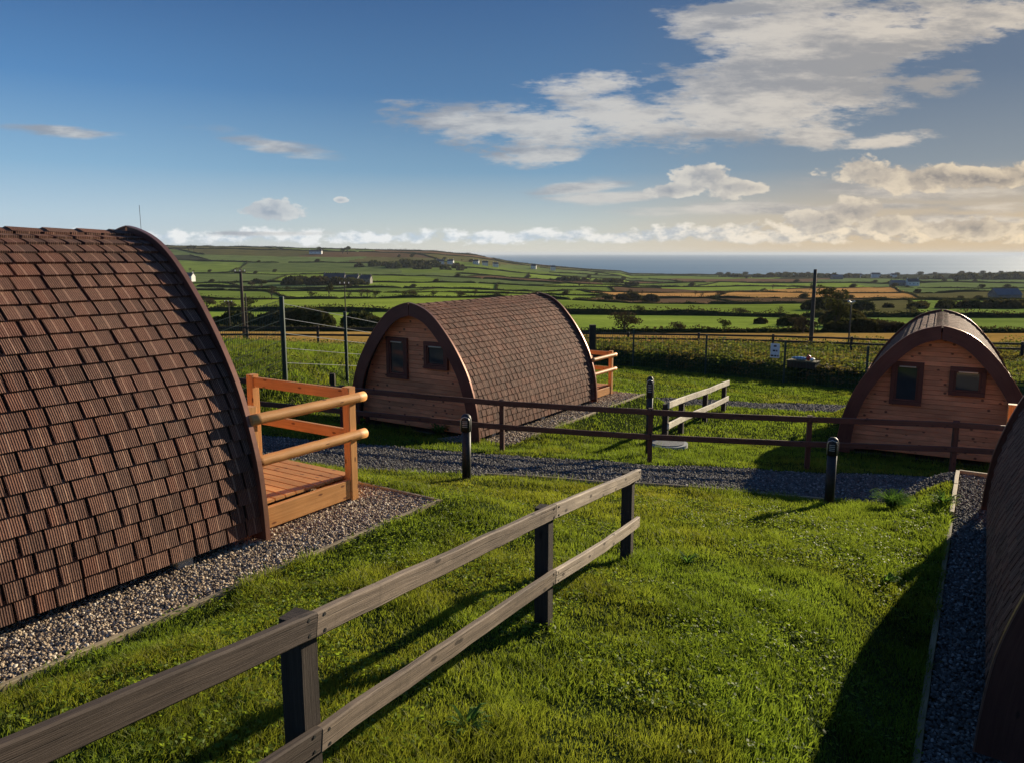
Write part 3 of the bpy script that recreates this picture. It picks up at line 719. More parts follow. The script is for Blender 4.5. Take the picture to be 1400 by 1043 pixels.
# ------------------------------------------------------------------ fences
def post(root, x, y, ztop, zbot, w, mat, d=None, ang=0., chamf=.005, name='post', cap=0):
    mb = MB(); d = d or w; ux = (math.cos(ang), math.sin(ang), 0)
    mb.beam((x, y, zbot), (x, y, ztop), rect(d, w, chamf), up=ux, n=5, jit=.0012)
    o = mb.build(name, mat, root); return o
def rel(root_xy, x, y): return x - root_xy[0], y - root_xy[1]
def rail_fence(name, label, group, P, hts, railw, postw, ptop, mr, mp, side, deep=.35, rsplit=None, over=(0, 0), thick=.042, nails=False):
    """P list of (x,y) posts; hts = rail top heights; rails nailed on one side"""
    ox, oy = P[0]; oz = gz(ox, oy); root = empty(name, (ox, oy, oz)); tag(root, label, 'fence', group)
    d = Vector((P[-1][0] - ox, P[-1][1] - oy, 0)).normalized(); ang = math.atan2(d.y, d.x); nrm = Vector((d.y, -d.x, 0)) * side
    for (x, y) in P:
        z = gz(x, y); post(root, x - ox, y - oy, z - oz + ptop, z - oz - deep, postw, mp, ang=ang)
    for h in hts:
        segs = list(zip(P, P[1:]))
        for i, (a, b) in enumerate(segs):
            A = Vector((a[0] - ox, a[1] - oy, gz(*a) - oz + h - railw / 2)) + nrm * (postw / 2 + thick / 2 + .001)
            B = Vector((b[0] - ox, b[1] - oy, gz(*b) - oz + h - railw / 2)) + nrm * (postw / 2 + thick / 2 + .001)
            dd = (B - A).normalized(); mr_ = mr[min(i, len(mr) - 1)] if isinstance(mr, list) else mr
            if i == 0: A = A - dd * over[0]
            if i == len(segs) - 1: B = B + dd * over[1]
            else: B = B - dd * .003
            bow = [random.uniform(-.012, .012), random.uniform(-.010, .004)]; pth = [A.lerp(B, q / 12) + nrm * (bow[0] * math.sin(math.pi * q / 12)) + Vector((0, 0, bow[1] * math.sin(math.pi * q / 12))) for q in range(13)]
            mb = MB(); mb.beam(None, None, rect(thick, railw, .006), jit=.0022, path=pth); ro = mb.build('rail', mr_, root)
            if nails:
                nb = MB()
                for T, sg_ in ((A, 1), (B, -1)):
                    for dz in (-.03, .028):
                        c0 = T + dd * sg_ * (.04 + (over[0] if (i == 0 and sg_ > 0) else 0)) + nrm * (thick / 2 - .001) + Vector((0, 0, dz + random.uniform(-.006, .006))); nb.beam(c0, c0 + nrm * .004, circ(.0065, 8))
                nb.build('nails', M['bollard'], ro)
    return root
# foreground grey fence: runs from beside the camera out to the lawn, rails stepping from dark to pale
fg = [(-1.47, .85), (-.74, 2.48), (.20, 4.58), (1.0, 6.37)]
def fground(P):
    return P
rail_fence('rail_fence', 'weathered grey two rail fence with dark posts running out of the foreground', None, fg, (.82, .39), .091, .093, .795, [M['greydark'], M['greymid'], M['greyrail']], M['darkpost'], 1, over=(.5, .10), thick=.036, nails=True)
# long brown fence across the middle
lf = [(-8.9, 16.75), (-6.2, 15.95), (-3.4, 15.1), (-.19, 14.15), (2.47, 13.38), (5.33, 13.45), (8.02, 13.55), (9.5, 13.6)]
rail_fence('rail_fence', 'long dark brown two rail fence crossing the site in front of two pods', None, lf, (.98, .53), .10, .085, .99, M['brownfence'], M['brownfence'], 1, over=(.05, .12))
# pale fence
pf = [(3.35, 16.4), (4.05, 18.0), (5.15, 20.1), (6.2, 22.1)]
rail_fence('rail_fence', 'short pale two rail fence on dark posts beyond the brown fence', None, pf, (.92, .46), .14, .12, .86, M['palerail'], M['darkpost'], 1, over=(.1, .2))

# mesh panel fence on green posts
def strand(mb, a, b, r, n=1):
    mb.beam(a, b, [(r, 0), (0, r), (-r, 0), (0, -r)], n=n, up=(0, 0, 1) if abs(a[2] - b[2]) < .5 * (abs(a[0] - b[0]) + abs(a[1] - b[1])) else (1, 0, 0), caps=False)
def mesh_fence(label, P, htop, skip=(), step=.13, wr=.006, pr=.05):
    ox, oy = P[0]; oz = gz(ox, oy); root = empty('mesh_fence', (ox, oy, oz)); tag(root, label, 'fence', 'green mesh security fencing')
    for (x, y) in P:
        z = gz(x, y); mb = MB(); mb.beam((x - ox, y - oy, z - oz - .3), (x - ox, y - oy, z - oz + htop + .06), rect(pr * 1.5, pr * 1.5), up=(1, 0, 0)); mb.build('post', M['greenmetal'], root)
    for i, (a, b) in enumerate(zip(P, P[1:])):
        if i in skip: continue
        za, zb = gz(*a) - oz, gz(*b) - oz; L = math.hypot(b[0] - a[0], b[1] - a[1]); n = int(L / step); mb = MB()
        for j in range(1, n):
            t = j / n; x, y, z = a[0] + (b[0] - a[0]) * t - ox, a[1] + (b[1] - a[1]) * t - oy, za + (zb - za) * t
            strand(mb, (x, y, z + .04), (x, y, z + htop), wr)
        for h in np.linspace(.08, htop - .02, 9):
            strand(mb, (a[0] - ox, a[1] - oy, za + h), (b[0] - ox, b[1] - oy, zb + h), wr * .9)
        mb.build('mesh_panel', M['greenmetal'], root)
    return root
def fy(x): return FY0 + FS * (x - FX0)
rp = [(-1.2, fy(-1.2)), (2.4, fy(2.4)), (5.93, fy(5.93)), (8.9, fy(8.9)), (11.73, fy(11.73)), (14.34, fy(14.34)), (17.2, fy(17.2)), (20.2, fy(20.2)), (23.2, fy(23.2))]
mesh_fence('green wire mesh fence along the weedy bank behind the lawn', rp, 1.78, wr=.0065)
lp = [(-7.6, 9.4), (-6.9, 12.0), (-6.35, 14.9), (-5.38, 18.0)]
mf = mesh_fence('tall green mesh fence panel behind the big pod ending at a thick green post', lp, 1.95, step=.06, wr=.0045, pr=.062)
# wire fence going on from that post
wp = [(-4.72, 21.7), (-3.9, 26.5)]
ox, oy = wp[0]; oz = gz(ox, oy); wf = empty('wire_fence', (ox, oy, oz)); tag(wf, 'plain strained wires and green posts between the thick green post and the middle pod', 'fence')
for (x, y) in wp:
    z = gz(x, y) - oz; mb = MB(); mb.beam((x - ox, y - oy, z - .3), (x - ox, y - oy, z + 1.98), rect(.08, .08), up=(1, 0, 0)); mb.build('post', M['greenmetal'], wf)
allp = [lp[-1]] + wp + [(-2.6, 34.)]
for (a, b) in zip(allp, allp[1:]):
    mb = MB()
    for h in (.45, .8, 1.15, 1.5, 1.85):
        strand(mb, (a[0] - ox, a[1] - oy, gz(*a) - oz + h), (b[0] - ox, b[1] - oy, gz(*b) - oz + h), .006, 3)
    mb.build('wires', M['galv'], wf)

# field rail fences further off
def far_fence(label, P, h=1.15, w=.13):
    return rail_fence('rail_fence', label, 'dark rail fences along the tan field', P, (h, h * .62), w, .15, h + .08, M['darkpost'], M['darkpost'], -1, thick=.06)
far_fence('dark post and rail fence along the tan strip left of the middle pod', [(-30 + 4.4 * i, 47.5 + .35 * i) for i in range(7)])
far_fence('dark rail fence edging the tan strip above the weedy bank', [(3.5 + 4.5 * i, 54.0 - 1.4 * i) for i in range(9)], .8, .12)

# ------------------------------------------------------------------ bollards
def make_bollard():
    root = empty('bollard', (0, 0, 0))
    mb = MB(); mb.beam((0, 0, -.1), (0, 0, .70), circ(.062, 24), up=(1, 0, 0), smooth=True); mb.build('post', M['bollard'], root)
    mb = MB(); rings = [(.074, .69), (.076, .80), (.074, .86), (.062, .90), (.038, .925), (.0, .933)]; n = 24; b = 0
    mb.v.append(Vector((0, 0, .69)))
    for (r, z) in rings[:-1]:
        for i in range(n): a = 2 * math.pi * i / n; mb.v.append(Vector((r * math.cos(a), r * math.sin(a), z)))
    mb.v.append(Vector((0, 0, .933))); t = len(mb.v) - 1
    for k in range(len(rings) - 2):
        for i in range(n): j = (i + 1) % n; mb.face([1 + k * n + i, 1 + k * n + j, 1 + (k + 1) * n + j, 1 + (k + 1) * n + i], smooth=True)
    for i in range(n): j = (i + 1) % n; mb.face([0, 1 + j, 1 + i]); mb.face([1 + 4 * n + i, 1 + 4 * n + j, t], smooth=True)
    hd = mb.build('lamp_head', M['bollard'], root)
    # arched light rim round the lamp opening, facing the viewer, and its louvres
    for a0 in (-1.57,):
        mb = MB(); pts = [Vector((sx * .062, -.052, z)) for sx, z in ((-1, .70), (-1, .78), (-1, .84))] + [Vector((-.048, -.058, .878)), Vector((0, -.062, .897)), Vector((.048, -.058, .878))] + [Vector((.062, -.052, z)) for z in (.84, .78, .70)]
        mb.beam(None, None, circ(.0065, 6), up=(0, 1, 0), path=pts, smooth=True); mb.build('rim', M['silver'], root)
        mb = MB()
        for z in (.76, .785, .81, .835): mb.beam((-.034, -.073, z), (.034, -.073, z), rect(.01, .008, .002))
        mb.build('louvre', M['silver'], root)
    return root
bo = make_bollard()
bpos = [(hit(638, 655)[:2], 1.0, 'black lamp bollard on the lawn edge in front of the middle pod'),
        (hit(1133, 689)[:2], 1.0, 'black lamp bollard with bright rim in front of the end-on pod'),
        ((2.62, 14.35), 1.66, 'tall slim black post rising behind the brown fence beside the pale fence')]
for i, ((x, y), s, lab) in enumerate(bpos):
    o = bo if i == 0 else tree_copy(bo); o.location = (x, y, gz(x, y)); o.scale = (1, 1, s) if s == 1 else (.95, .95, s)
    o.rotation_euler.z = -math.atan2(x, y) - (.25 if i == 0 else .1); tag(o, lab, 'bollard', 'black lamp bollards')

# ------------------------------------------------------------------ timber edging boards
def edging(label, pts, h=.05, w=.04, mat='edging', lift=.03):
    ox, oy, oz = pts[0]; root = empty('edging_board', (ox, oy, oz)); 
    mb = MB()
    for a, b in zip(pts, pts[1:]):
        A = Vector(a) - Vector(pts[0]); B = Vector(b) - Vector(pts[0]); dd = (B - A); L = dd.length; dd.normalize()
        mb.beam(A + dd * .002, B - dd * .002, rect(w, h, .004), n=max(2, int(L / .4)), jit=.003)
    bpy.data.objects.remove(root)
    o = mb.build('edging_board', M[mat]); o.location = pts[0]; tag(o, label, 'edging', 'timber edging boards'); return o
def bedpt(k, a, b, lift):
    (cx, cy), pz = PODS[k]; ar, ad = axes(k); return (cx + ar[0] * a + ad[0] * b, cy + ar[1] * a + ad[1] * b, pz + lift)
edging('pale timber edging along the gravel bed of the big near pod', [bedpt('left', PADX + .02, y, .005) for y in (-.5, 1.6, 3.6, 5.4, PADD['left'][3])], .06, .04)
edging('timber edging across the far end of the near gravel bed', [bedpt('left', a, PADD['left'][3] + .02, .002) for a in (-.5, 1., PADX + .04)], .05, .035)
edging('timber edging beside the gravel strip of the middle pod', [bedpt('mid', PADX + .02, y, .01) for y in (1.2, 3.4, 5.2, PADD['mid'][3])], .06, .04)
e1 = PADD['near'][3]
edging('bright split timber edging at the lit end of the shaded gravel strip', [bedpt('near', -NM - .02, y, .02) for y in (e1 - 2.1, e1 - 1.45, e1 - .75, e1)], .07, .05)
edging('timber board across the far end of the shaded gravel strip', [bedpt('near', a, e1 + .02, .02) for a in (-NM, -.9, .3)], .07, .04)
edging('dark timber edging of the shaded gravel strip', [bedpt('near', -NM - .02, y, .0) for y in (-.5, 1.2, 3.1, e1 - 2.45)], .05, .045, 'edgegreen')
pe = [(x, float(path_n(x)) - .02) for x in np.arange(-.4, 4.4, .8)]
edging('thin timber edging between lawn and chipping path', [(x, y, gz(x, y) + .012) for x, y in pe], .055, .022, 'edging')

# ------------------------------------------------------------------ small things about the site
x, y, z = hit(912, 609); mb = MB()
mb.beam((0, 0, -.03), (0, 0, .045), circ(.43, 32), up=(1, 0, 0)); mc = empty('manhole_cover', (x, y, z + .02)); tag(mc, 'round grey speckled inspection cover in the grass by the brown fence', 'manhole cover')
mb.build('surround', M['block'], mc); m2 = MB(); m2.beam((0, 0, .046), (0, 0, .062), circ(.36, 32), up=(1, 0, 0)); m2.build('lid', M['iron'], mc)
x, y, z = hit(622, 603); gr = empty('drain_grate', (x, y, z + .03), .5); tag(gr, 'small slatted grate in the grass at the foot of the middle pod', 'grate')
fr = MB(); fr.box((0, -.2, 0), (.62, .03, .05)); fr.box((0, .2, 0), (.62, .03, .05)); fr.build('frame', M['iron'], gr)
for i in range(8): b_ = MB(); b_.beam((-.28 + i * .08, -.18, .012), (-.28 + i * .08, .18, .012), rect(.025, .03, .003)); b_.build('bar', M['iron'], gr)
# stub posts on the left bank
for (u, v, h, lab) in ((461, 505, .62, 'short dark timber stump on the bank left of the middle pod'), (806, 500, 1.55, 'dark square post peeping over the tail of the middle pod')):
    if u == 461: x, y = -4.55, 19.2
    else: x, y = 3.85, 36.6
    z = gz(x, y); w = .13 if u == 461 else .30; h = h if u == 461 else 2.0
    mb = MB(); mb.beam((0, 0, -.2), (0, 0, h), rect(w, w, .01), up=(1, 0, 0), n=4, jit=.003); o = mb.build('timber_post', M['darkpost']); o.location = (x, y, z); tag(o, lab, 'post')
# notice on the mesh fence
sx = 11.73 - .36; sy = fy(sx) - .06; sz = gz(sx, sy)
dirx = Vector((1, FS, 0)).normalized(); sa = math.atan2(dirx.y, dirx.x)
sg = empty('notice_sign', (sx, sy, sz + 1.36), sa); tag(sg, 'small white notice with three dark lines of lettering on the mesh fence', 'sign')
mb = MB(); mb.beam((0, 0, -.31), (0, 0, .31), rect(.012, .40, .003), up=(1, 0, 0)); mb.build('board', M['white'], sg)
for (z_, segs) in ((.20, ((-.06, .06),)), (.0, ((-.09, .02), (.05, .11))), (-.22, ((-.17, -.05), (-.02, .08), (.11, .17)))):
    mb = MB()
    for a, b in segs: mb.beam((a, -.0085, z_), (b, -.0085, z_), rect(.003, .07, .001))
    mb.build('lettering', M['ink'], sg)
# box of odds and ends on the bank
bx, by = 12.75, fy(12.75) + 1.35; bz = gz(bx, by)
st = empty('storage_box', (bx, by, bz), sa); tag(st, 'low brown timber box on the weedy bank holding coloured sacks', 'box')
mb = MB(); mb.box((0, 0, .10), (1.2, .6, .26)); mb.build('side_panel', M['darkpost'], st); mb = MB(); mb.box((0, 0, .252), (1.26, .66, .03)); mb.build('lid', M['edgegreen'], st)
def sack(name, x, w, h, mat, label, cat):
    mb = MB(); secs = [circ(.5, 14)]; pts = []
    n = 14; b = 0; rows = 7
    for k in range(rows + 1):
        t = k / rows; rr_ = math.sin(math.pi * min(max(t, .02), .98)) ** .5
        for i in range(n):
            a = 2 * math.pi * i / n; mb.v.append(Vector((w / 2 * math.cos(a) * rr_ * random.uniform(.92, 1.08), .2 * math.sin(a) * rr_, h * t)))
    for k in range(rows):
        for i in range(n): j = (i + 1) % n; mb.face([k * n + i, k * n + j, (k + 1) * n + j, (k + 1) * n + i], smooth=True)
    mb.face(list(range(n))[::-1]); mb.face([rows * n + i for i in range(n)])
    o = mb.build(name, M[mat]); p = Vector((bx, by, bz + .268)) + dirx * x; o.location = p; o.rotation_euler.z = sa; tag(o, label, cat)
sack('sack', -.12, .8, .15, 'blue', 'pale blue sack lying on the timber box', 'sack')
sack('sack', .38, .2, .14, 'white', 'small white bag at the end of the timber box', 'sack')
sack('plastic_tub', .22, .2, .25, 'red', 'small red tub among the sacks on the timber box', 'tub')

# utility poles, lamp pole and mast
def upole(name, x, y, h, r, label, cat, arms=0, lamps=False, wire=False):
    z = gz(x, y) if y < 56 else float(land_z(np.array([x]), np.array([y]))[0]); root = empty(name, (x, y, z)); tag(root, label, cat)
    mb = MB(); mb.beam((0, 0, -.4), (0, 0, h), circ(r, 10), up=(1, 0, 0), taper=.75, smooth=True, n=3); mb.build('shaft', M['pole'], root)
    for k in range(arms):
        mb = MB(); mb.beam((-.5 + .1 * k, -.02 - r, h - .25 - .5 * k), (.5 - .1 * k, -.02 - r, h - .25 - .5 * k), rect(.08, .09)); ar = mb.build('cross_arm', M['pole'], root)
        for xx in (-.4, 0, .4):
            i_ = MB(); i_.beam((xx, -.02 - r, h - .2 - .5 * k), (xx, -.02 - r, h - .06 - .5 * k), circ(.035, 8), up=(1, 0, 0)); i_.build('insulator', M['white'], ar)
    if lamps:
        for s in (-1, 1):
            mb = MB(); mb.beam((s * .02, 0, h - .02), (s * .22, -.06, h + .08), rect(.14, .10, .02)); mb.build('floodlight', M['silver'], root)
    return root
upole('utility_pole', -.3500 * 66, 66, 5.9, .15, 'tall dark pole rising over the fields near the big pod roof', 'pole', 1)
upole('utility_pole', -.3455 * 64, 64, 3.8, .07, 'thinner shorter pole close beside the tall left pole', 'pole')
upole('utility_pole', -.2165 * 70, 70, 5.0, .06, 'slim pole behind the second green post', 'pole', 1)
upole('utility_pole', -.368 * 90, 90, 3.6, .08, 'little field pole with a cross arm beyond the mesh panel', 'pole', 1)
upole('utility_pole', .391 * 52.5, 52.5, 5.15, .14, 'thick dark pole standing in the tan strip by the notice', 'pole')
upole('lamp_pole', .4405 * 51.5, 51.5, 2.95, .055, 'slim pole topped by two floodlights beside the tan strip', 'lamp', lamps=True)
upole('radio_mast', -.474 * 60, 60, 10.4, .022, 'hair thin mast standing up behind the ridge of the big pod', 'mast')

# ------------------------------------------------------------------ hedgerows, trees and woods
def leafcloud(name, c, size, mat, parent=None, tint=None):
    q, f = quads(c, size, 0, 1.2); n = len(c)
    t = np.clip(rng.uniform(0, .6, n) if tint is None else tint + rng.uniform(-.15, .15, n), 0, 1)
    return npmesh(name, q, f, mat, parent, attrs={'tint': (np.repeat(t, 4), 'POINT'), 'rnd': (np.repeat(rng.uniform(0, 1, n), 4), 'POINT')})
DIST = {1: 'the tan strip', 2: 'the first green field', 3: 'the second green field', 4: 'the third row of fields', 5: 'the fourth row of fields', 6: 'the fifth row of fields', 7: 'the sixth row of fields', 8: 'the seventh row of fields',
        9: 'the eighth row of fields', 10: 'the ninth row of fields', 11: 'the tenth row of fields', 12: 'the eleventh row of fields', 13: 'the coastal fields'}
ORD = ['first', 'second', 'third', 'fourth', 'fifth', 'sixth', 'seventh', 'eighth', 'ninth', 'tenth', 'eleventh', 'twelfth', 'thirteenth', 'fourteenth', 'fifteenth', 'sixteenth']
def hedge(X, Y, h, wd, lsz, dens, label, mat='leaf', bushy=.5):
    Z = land_z(X, Y); L = np.concatenate([[0], np.cumsum(np.hypot(np.diff(X), np.diff(Y)))]); T = L[-1]
    m = max(6, int(T / (h * .9))); s = np.linspace(0, T, m); x = np.interp(s, L, X); y = np.interp(s, L, Y); z = np.interp(s, L, Z)
    prof = h * (.55 + bushy * (fbm(s / (h * 5), np.full(m, X[0]), 91) - .35) * 1.8); prof = np.clip(prof, h * .3, h * 1.8); prof[0] *= .4; prof[-1] *= .4
    a, b, c = -wd / 2, 0, wd / 2
    tx, ty = np.gradient(x), np.gradient(y); tl = np.hypot(tx, ty) + 1e-9; px_, py_ = -ty / tl, tx / tl
    if py_.mean() < 0: px_, py_ = -px_, -py_
    def line(o, hh, j): return np.stack([x + px_ * o + rng.uniform(-.12, .12, m) * j, y + py_ * o + rng.uniform(-.12, .12, m) * j, z + hh], 1)
    rows = [line(a, -.4, 0), line(a * .8, prof * .4, h), line(a * .3, prof * .68, h), line(c * .3, prof * .66, h), line(c, -.4, 0)]
    co = np.concatenate(rows); f = []
    for k in range(4):
        i = np.arange(m - 1) + k * m; f.append(np.stack([i, i + 1, i + 1 + m, i + m], 1))
    # leafy fuzz
    n = int(T * dens); si = rng.uniform(0, T, n); pr = np.interp(si, s, prof)
    cl = vnoise(si / (h * .8), si * 0 + X[0], 93)
    wo = rng.uniform(-.55, .55, n) * wd; cx = np.interp(si, s, x) + np.interp(si, s, px_) * wo + rng.normal(size=n) * .1 * h; cy = np.interp(si, s, y) + np.interp(si, s, py_) * wo; cz = np.interp(si, s, z) + rng.uniform(.05, 1.02, n) ** .7 * pr * (.75 + .5 * cl)
    q, qf = quads(np.stack([cx, cy, cz], 1), rng.uniform(.6, 1.4, n) * lsz, 0, 1.2)
    allco = np.concatenate([co, q]); allf = np.concatenate([np.concatenate(f), qf + len(co)])
    tint = np.concatenate([np.full(len(co), .0), np.repeat(np.clip(fbm(si / (h * 6), si * 0, 95) * 1.3 - .3 + rng.uniform(-.2, .2, n), 0, 1), 4)])
    rn = np.concatenate([np.full(len(co), .0), np.repeat(rng.uniform(0, 1, n), 4)])
    o = npmesh('hedgerow', allco, allf, M[mat], attrs={'tint': (tint, 'POINT'), 'rnd': (rn, 'POINT')})
    return tag(o, label, 'hedge', 'hedgerows dividing the fields')
HB = {2: (.9, 1.8), 3: (1.6, 3), 4: (1.8, 3), 5: (1.8, 3), 6: (2.3, 4), 7: (2.3, 4), 8: (2.6, 5), 9: (2.8, 5), 10: (3.2, 6), 11: (3.6, 7), 12: (4, 8), 13: (5, 8)}
for k in range(2, 14):
    h, wd = HB[k]; cuts = [-.80]; r = -.80
    while r < .86: r += random.uniform(.13, .34) if k > 3 else random.uniform(.3, .5); cuts.append(min(r, .9))
    for i, (a, b) in enumerate(zip(cuts, cuts[1:])):
        if k in (7, 9, 11, 12) and random.random() < .5: continue
        b2 = b - random.choice((.0015, .003, .012)); n = max(8, int((b2 - a) * 90)); rs = np.linspace(a, b2, n); Y = yb(k, rs)
        hedge(rs * Y, Y, h * random.uniform(.75, 1.2), wd, h * .22, {2: 42, 3: 22, 4: 13, 5: 8}.get(k, 4.), 'dark hedgerow behind %s, %s stretch from the left' % (DIST[k - 1], ORD[min(i, 15)]), bushy=.9 if k < 5 else .7)
# hedges running away between fields of a band
ci = 0
for k in range(2, 13):
    ends = [e for e, _ in BANDS[k]][:-1]
    for q, e in enumerate(ends):
        if k >= 7 and q % 2: continue
        fr = np.linspace(0, 1, 14); rs = e + .05 * math.sin(q * 3.3 + k) * (fr - .5) ; Y = yb(k, rs) * (1 - fr) + yb(k + 1, rs) * fr
        h = HB[k][0] * .85
        hedge(rs * Y, Y, h, HB[k][1] * .6, h * .24, 3 if k < 6 else 1.3, 'cross hedgerow through %s, %s from the left' % (DIST[k], ORD[q]))
# extra big scrub masses: left dark thicket before the bright field and the one right of centre
def thicket(r0, r1, Y0, dy, h, label, n=9000, lsz=.5, name='thicket', seed=1):
    rs = np.random.default_rng(seed); W = (r1 - r0) * Y0; nb = int(max(5, min(60, W / (h * .55)))); t = rs.uniform(0, 1, nb)
    bx_ = (r0 + (r1 - r0) * t) * Y0; by_ = Y0 + rs.uniform(-dy, dy, nb); br = h * rs.uniform(.28, .75, nb) * (1 - .5 * np.abs(2 * t - 1) ** 3)
    k = rs.choice(nb, n, p=br ** 2 / (br ** 2).sum()); d = rs.normal(size=(n, 3)); d /= np.linalg.norm(d, axis=1)[:, None]
    rad = (br[k] * rs.uniform(.55, 1.05, n) ** .5)[:, None]
    p = np.stack([bx_[k], by_[k], br[k] * .35], 1) + d * rad * (1.25, 1., .72); p[:, 2] = np.maximum(p[:, 2], .02 * h)
    p[:, 2] += land_z(p[:, 0], p[:, 1])
    o = leafcloud(name, p, rs.uniform(.5, 1.3, n) * lsz, M['leaf'], tint=(br[k] * 7.3) % .8); return tag(o, label, 'thicket')
thicket(-.42, -.15, 97, 5, 3.4, 'dark bramble thicket under the bright field left of the middle pod', 14000, .6, seed=4)
thicket(.39, .60, 92, 5, 2.2, 'low dark thicket behind the tan strip between the thick pole and the end-on pod', 8000, .45, seed=8)
thicket(.395, .47, 230, 14, 8., 'dense dark wood clump rising right of the thick pole', 7000, .7, seed=12)
thicket(.33, .46, 128, 9, 3.6, 'dark scrub mass around the foot of the thick pole', 9000, .6, seed=16)
thicket(.50, .84, 262, 8, 4.0, 'long dark shelter belt above the ridge of the end-on pod', 9000, 1.1, seed=20)
thicket(-.34, -.18, 610, 16, 9, 'russet copse around the dark farmstead on the left slope', 4000, 2.2, seed=24)
thicket(.12, .19, 395, 12, 5, 'rounded thicket in the third row of fields beyond the middle pod', 3000, 1.3, seed=28)
thicket(-.2, -.06, 1150, 40, 14, 'dark plantation below the brown headland', 2500, 4, seed=32)
thicket(.50, .86, 1500, 60, 17, 'far wood along the shore on the horizon side', 7000, 4.5, seed=36)
thicket(.26, .50, 1700, 40, 13, 'thin line of shore woodland under the sea horizon', 3500, 4.5, seed=40)
thicket(.05, .16, 980, 30, 9, 'dark copse in the middle of the coastal plain', 2500, 3, seed=44)

def crown_pts(n, w, h, z0, lumps, bend, seed):
    rs = np.random.default_rng(seed); c = []
    for _ in range(lumps):
        a = rs.uniform(0, 2 * np.pi); q = rs.uniform(.1, .75) * w / 2; zz = z0 + (rs.uniform(.25, .85) if z0 > .3 else rs.uniform(.0, .6)) * h
        c.append((math.cos(a) * q + bend * (zz - z0), math.sin(a) * q, zz, rs.uniform(.22, .38) * w * .8))
    c.append((bend * h * .5, 0, z0 + h * .55, w * .34)); c = np.array(c); k = rs.integers(0, len(c), n)
    d = rs.normal(size=(n, 3)); d /= np.linalg.norm(d, axis=1)[:, None]; rad = rs.uniform(.45, 1, n) ** .6 * c[k, 3]
    p = c[k, :3] + d * rad[:, None] * (1, 1, .8 * h / w if h < w else .8); p[:, 2] = np.maximum(p[:, 2], z0 * .6); return p
def make_tree(name, n, w, h, z0, lumps, bend, seed, lsz, mat):
    root = empty(name, (0, 0, 0)); mb = MB(); rs = random.Random(seed)
    top = Vector((bend * h * .6, 0, z0 + h * .6)); mb.beam(None, None, circ(.035 * w + .03, 8), up=(0, 1, 0), path=[Vector((0, 0, -.3)), Vector((bend * .1, .02, z0 * .6)), Vector((bend * h * .3, 0, z0 + h * .25)), top], taper=.3, smooth=True)
    for k in range(7):
        a = rs.uniform(0, 6.28); s = Vector((bend * .2, 0, z0 * rs.uniform(.6, 1.1))); e = Vector((math.cos(a) * w * .4 + bend * h * .4, math.sin(a) * w * .4, z0 + h * rs.uniform(.4, .9)))
        mb.beam(None, None, circ(.014 * w + .01, 6), up=(0, 1, .1), path=[s, s.lerp(e, .5) + Vector((0, 0, h * .08)), e], taper=.3)
    mb.build('trunk', M['bark'], root)
    p = crown_pts(n, w, h, z0, lumps, bend, seed); leafcloud('crown', p, rng.uniform(.6, 1.4, n) * lsz, mat, root, tint=np.full(n, rs.uniform(.2, .7)))
    return root
PROTO = {'bush': make_tree('tree', 1500, 4.2, 2.9, .5, 9, .05, 3, .17, M['leaf2']),
         'round': make_tree('tree', 700, 3.4, 2.7, .9, 7, .12, 5, .22, M['leaf']),
         'wind': make_tree('tree', 420, 3.2, 2.2, 1.6, 5, .35, 8, .27, M['leaf']),
         'bare': make_tree('tree', 420, 3.6, 3.4, 1.2, 8, .1, 11, .17, M['leaf2'])}
PROTO['mound'] = make_tree('tree', 420, 3.6, 2.6, .15, 9, .05, 14, .34, M['leaf'])
used = {k: False for k in PROTO}
def tree_at(kind, u, Y, hpx, label, group='trees and bushes among the fields', wid=1.):
    r = (u - 700) / 1040.; x = r * Y; H = hpx / 1040. * Y; base = {'bush': 3.3, 'round': 3.4, 'wind': 3.7, 'bare': 4.5, 'mound': 2.7}[kind]
    o = tree_copy(PROTO[kind]) if used[kind] else PROTO[kind]; used[kind] = True
    o.location = (x, Y, float(land_z(np.array([x]), np.array([Y]))[0]) - .1); s = H / base; o.scale = (s * wid, s * wid, s); o.rotation_euler.z = random.uniform(-.5, .5); tag(o, label, 'tree', group)
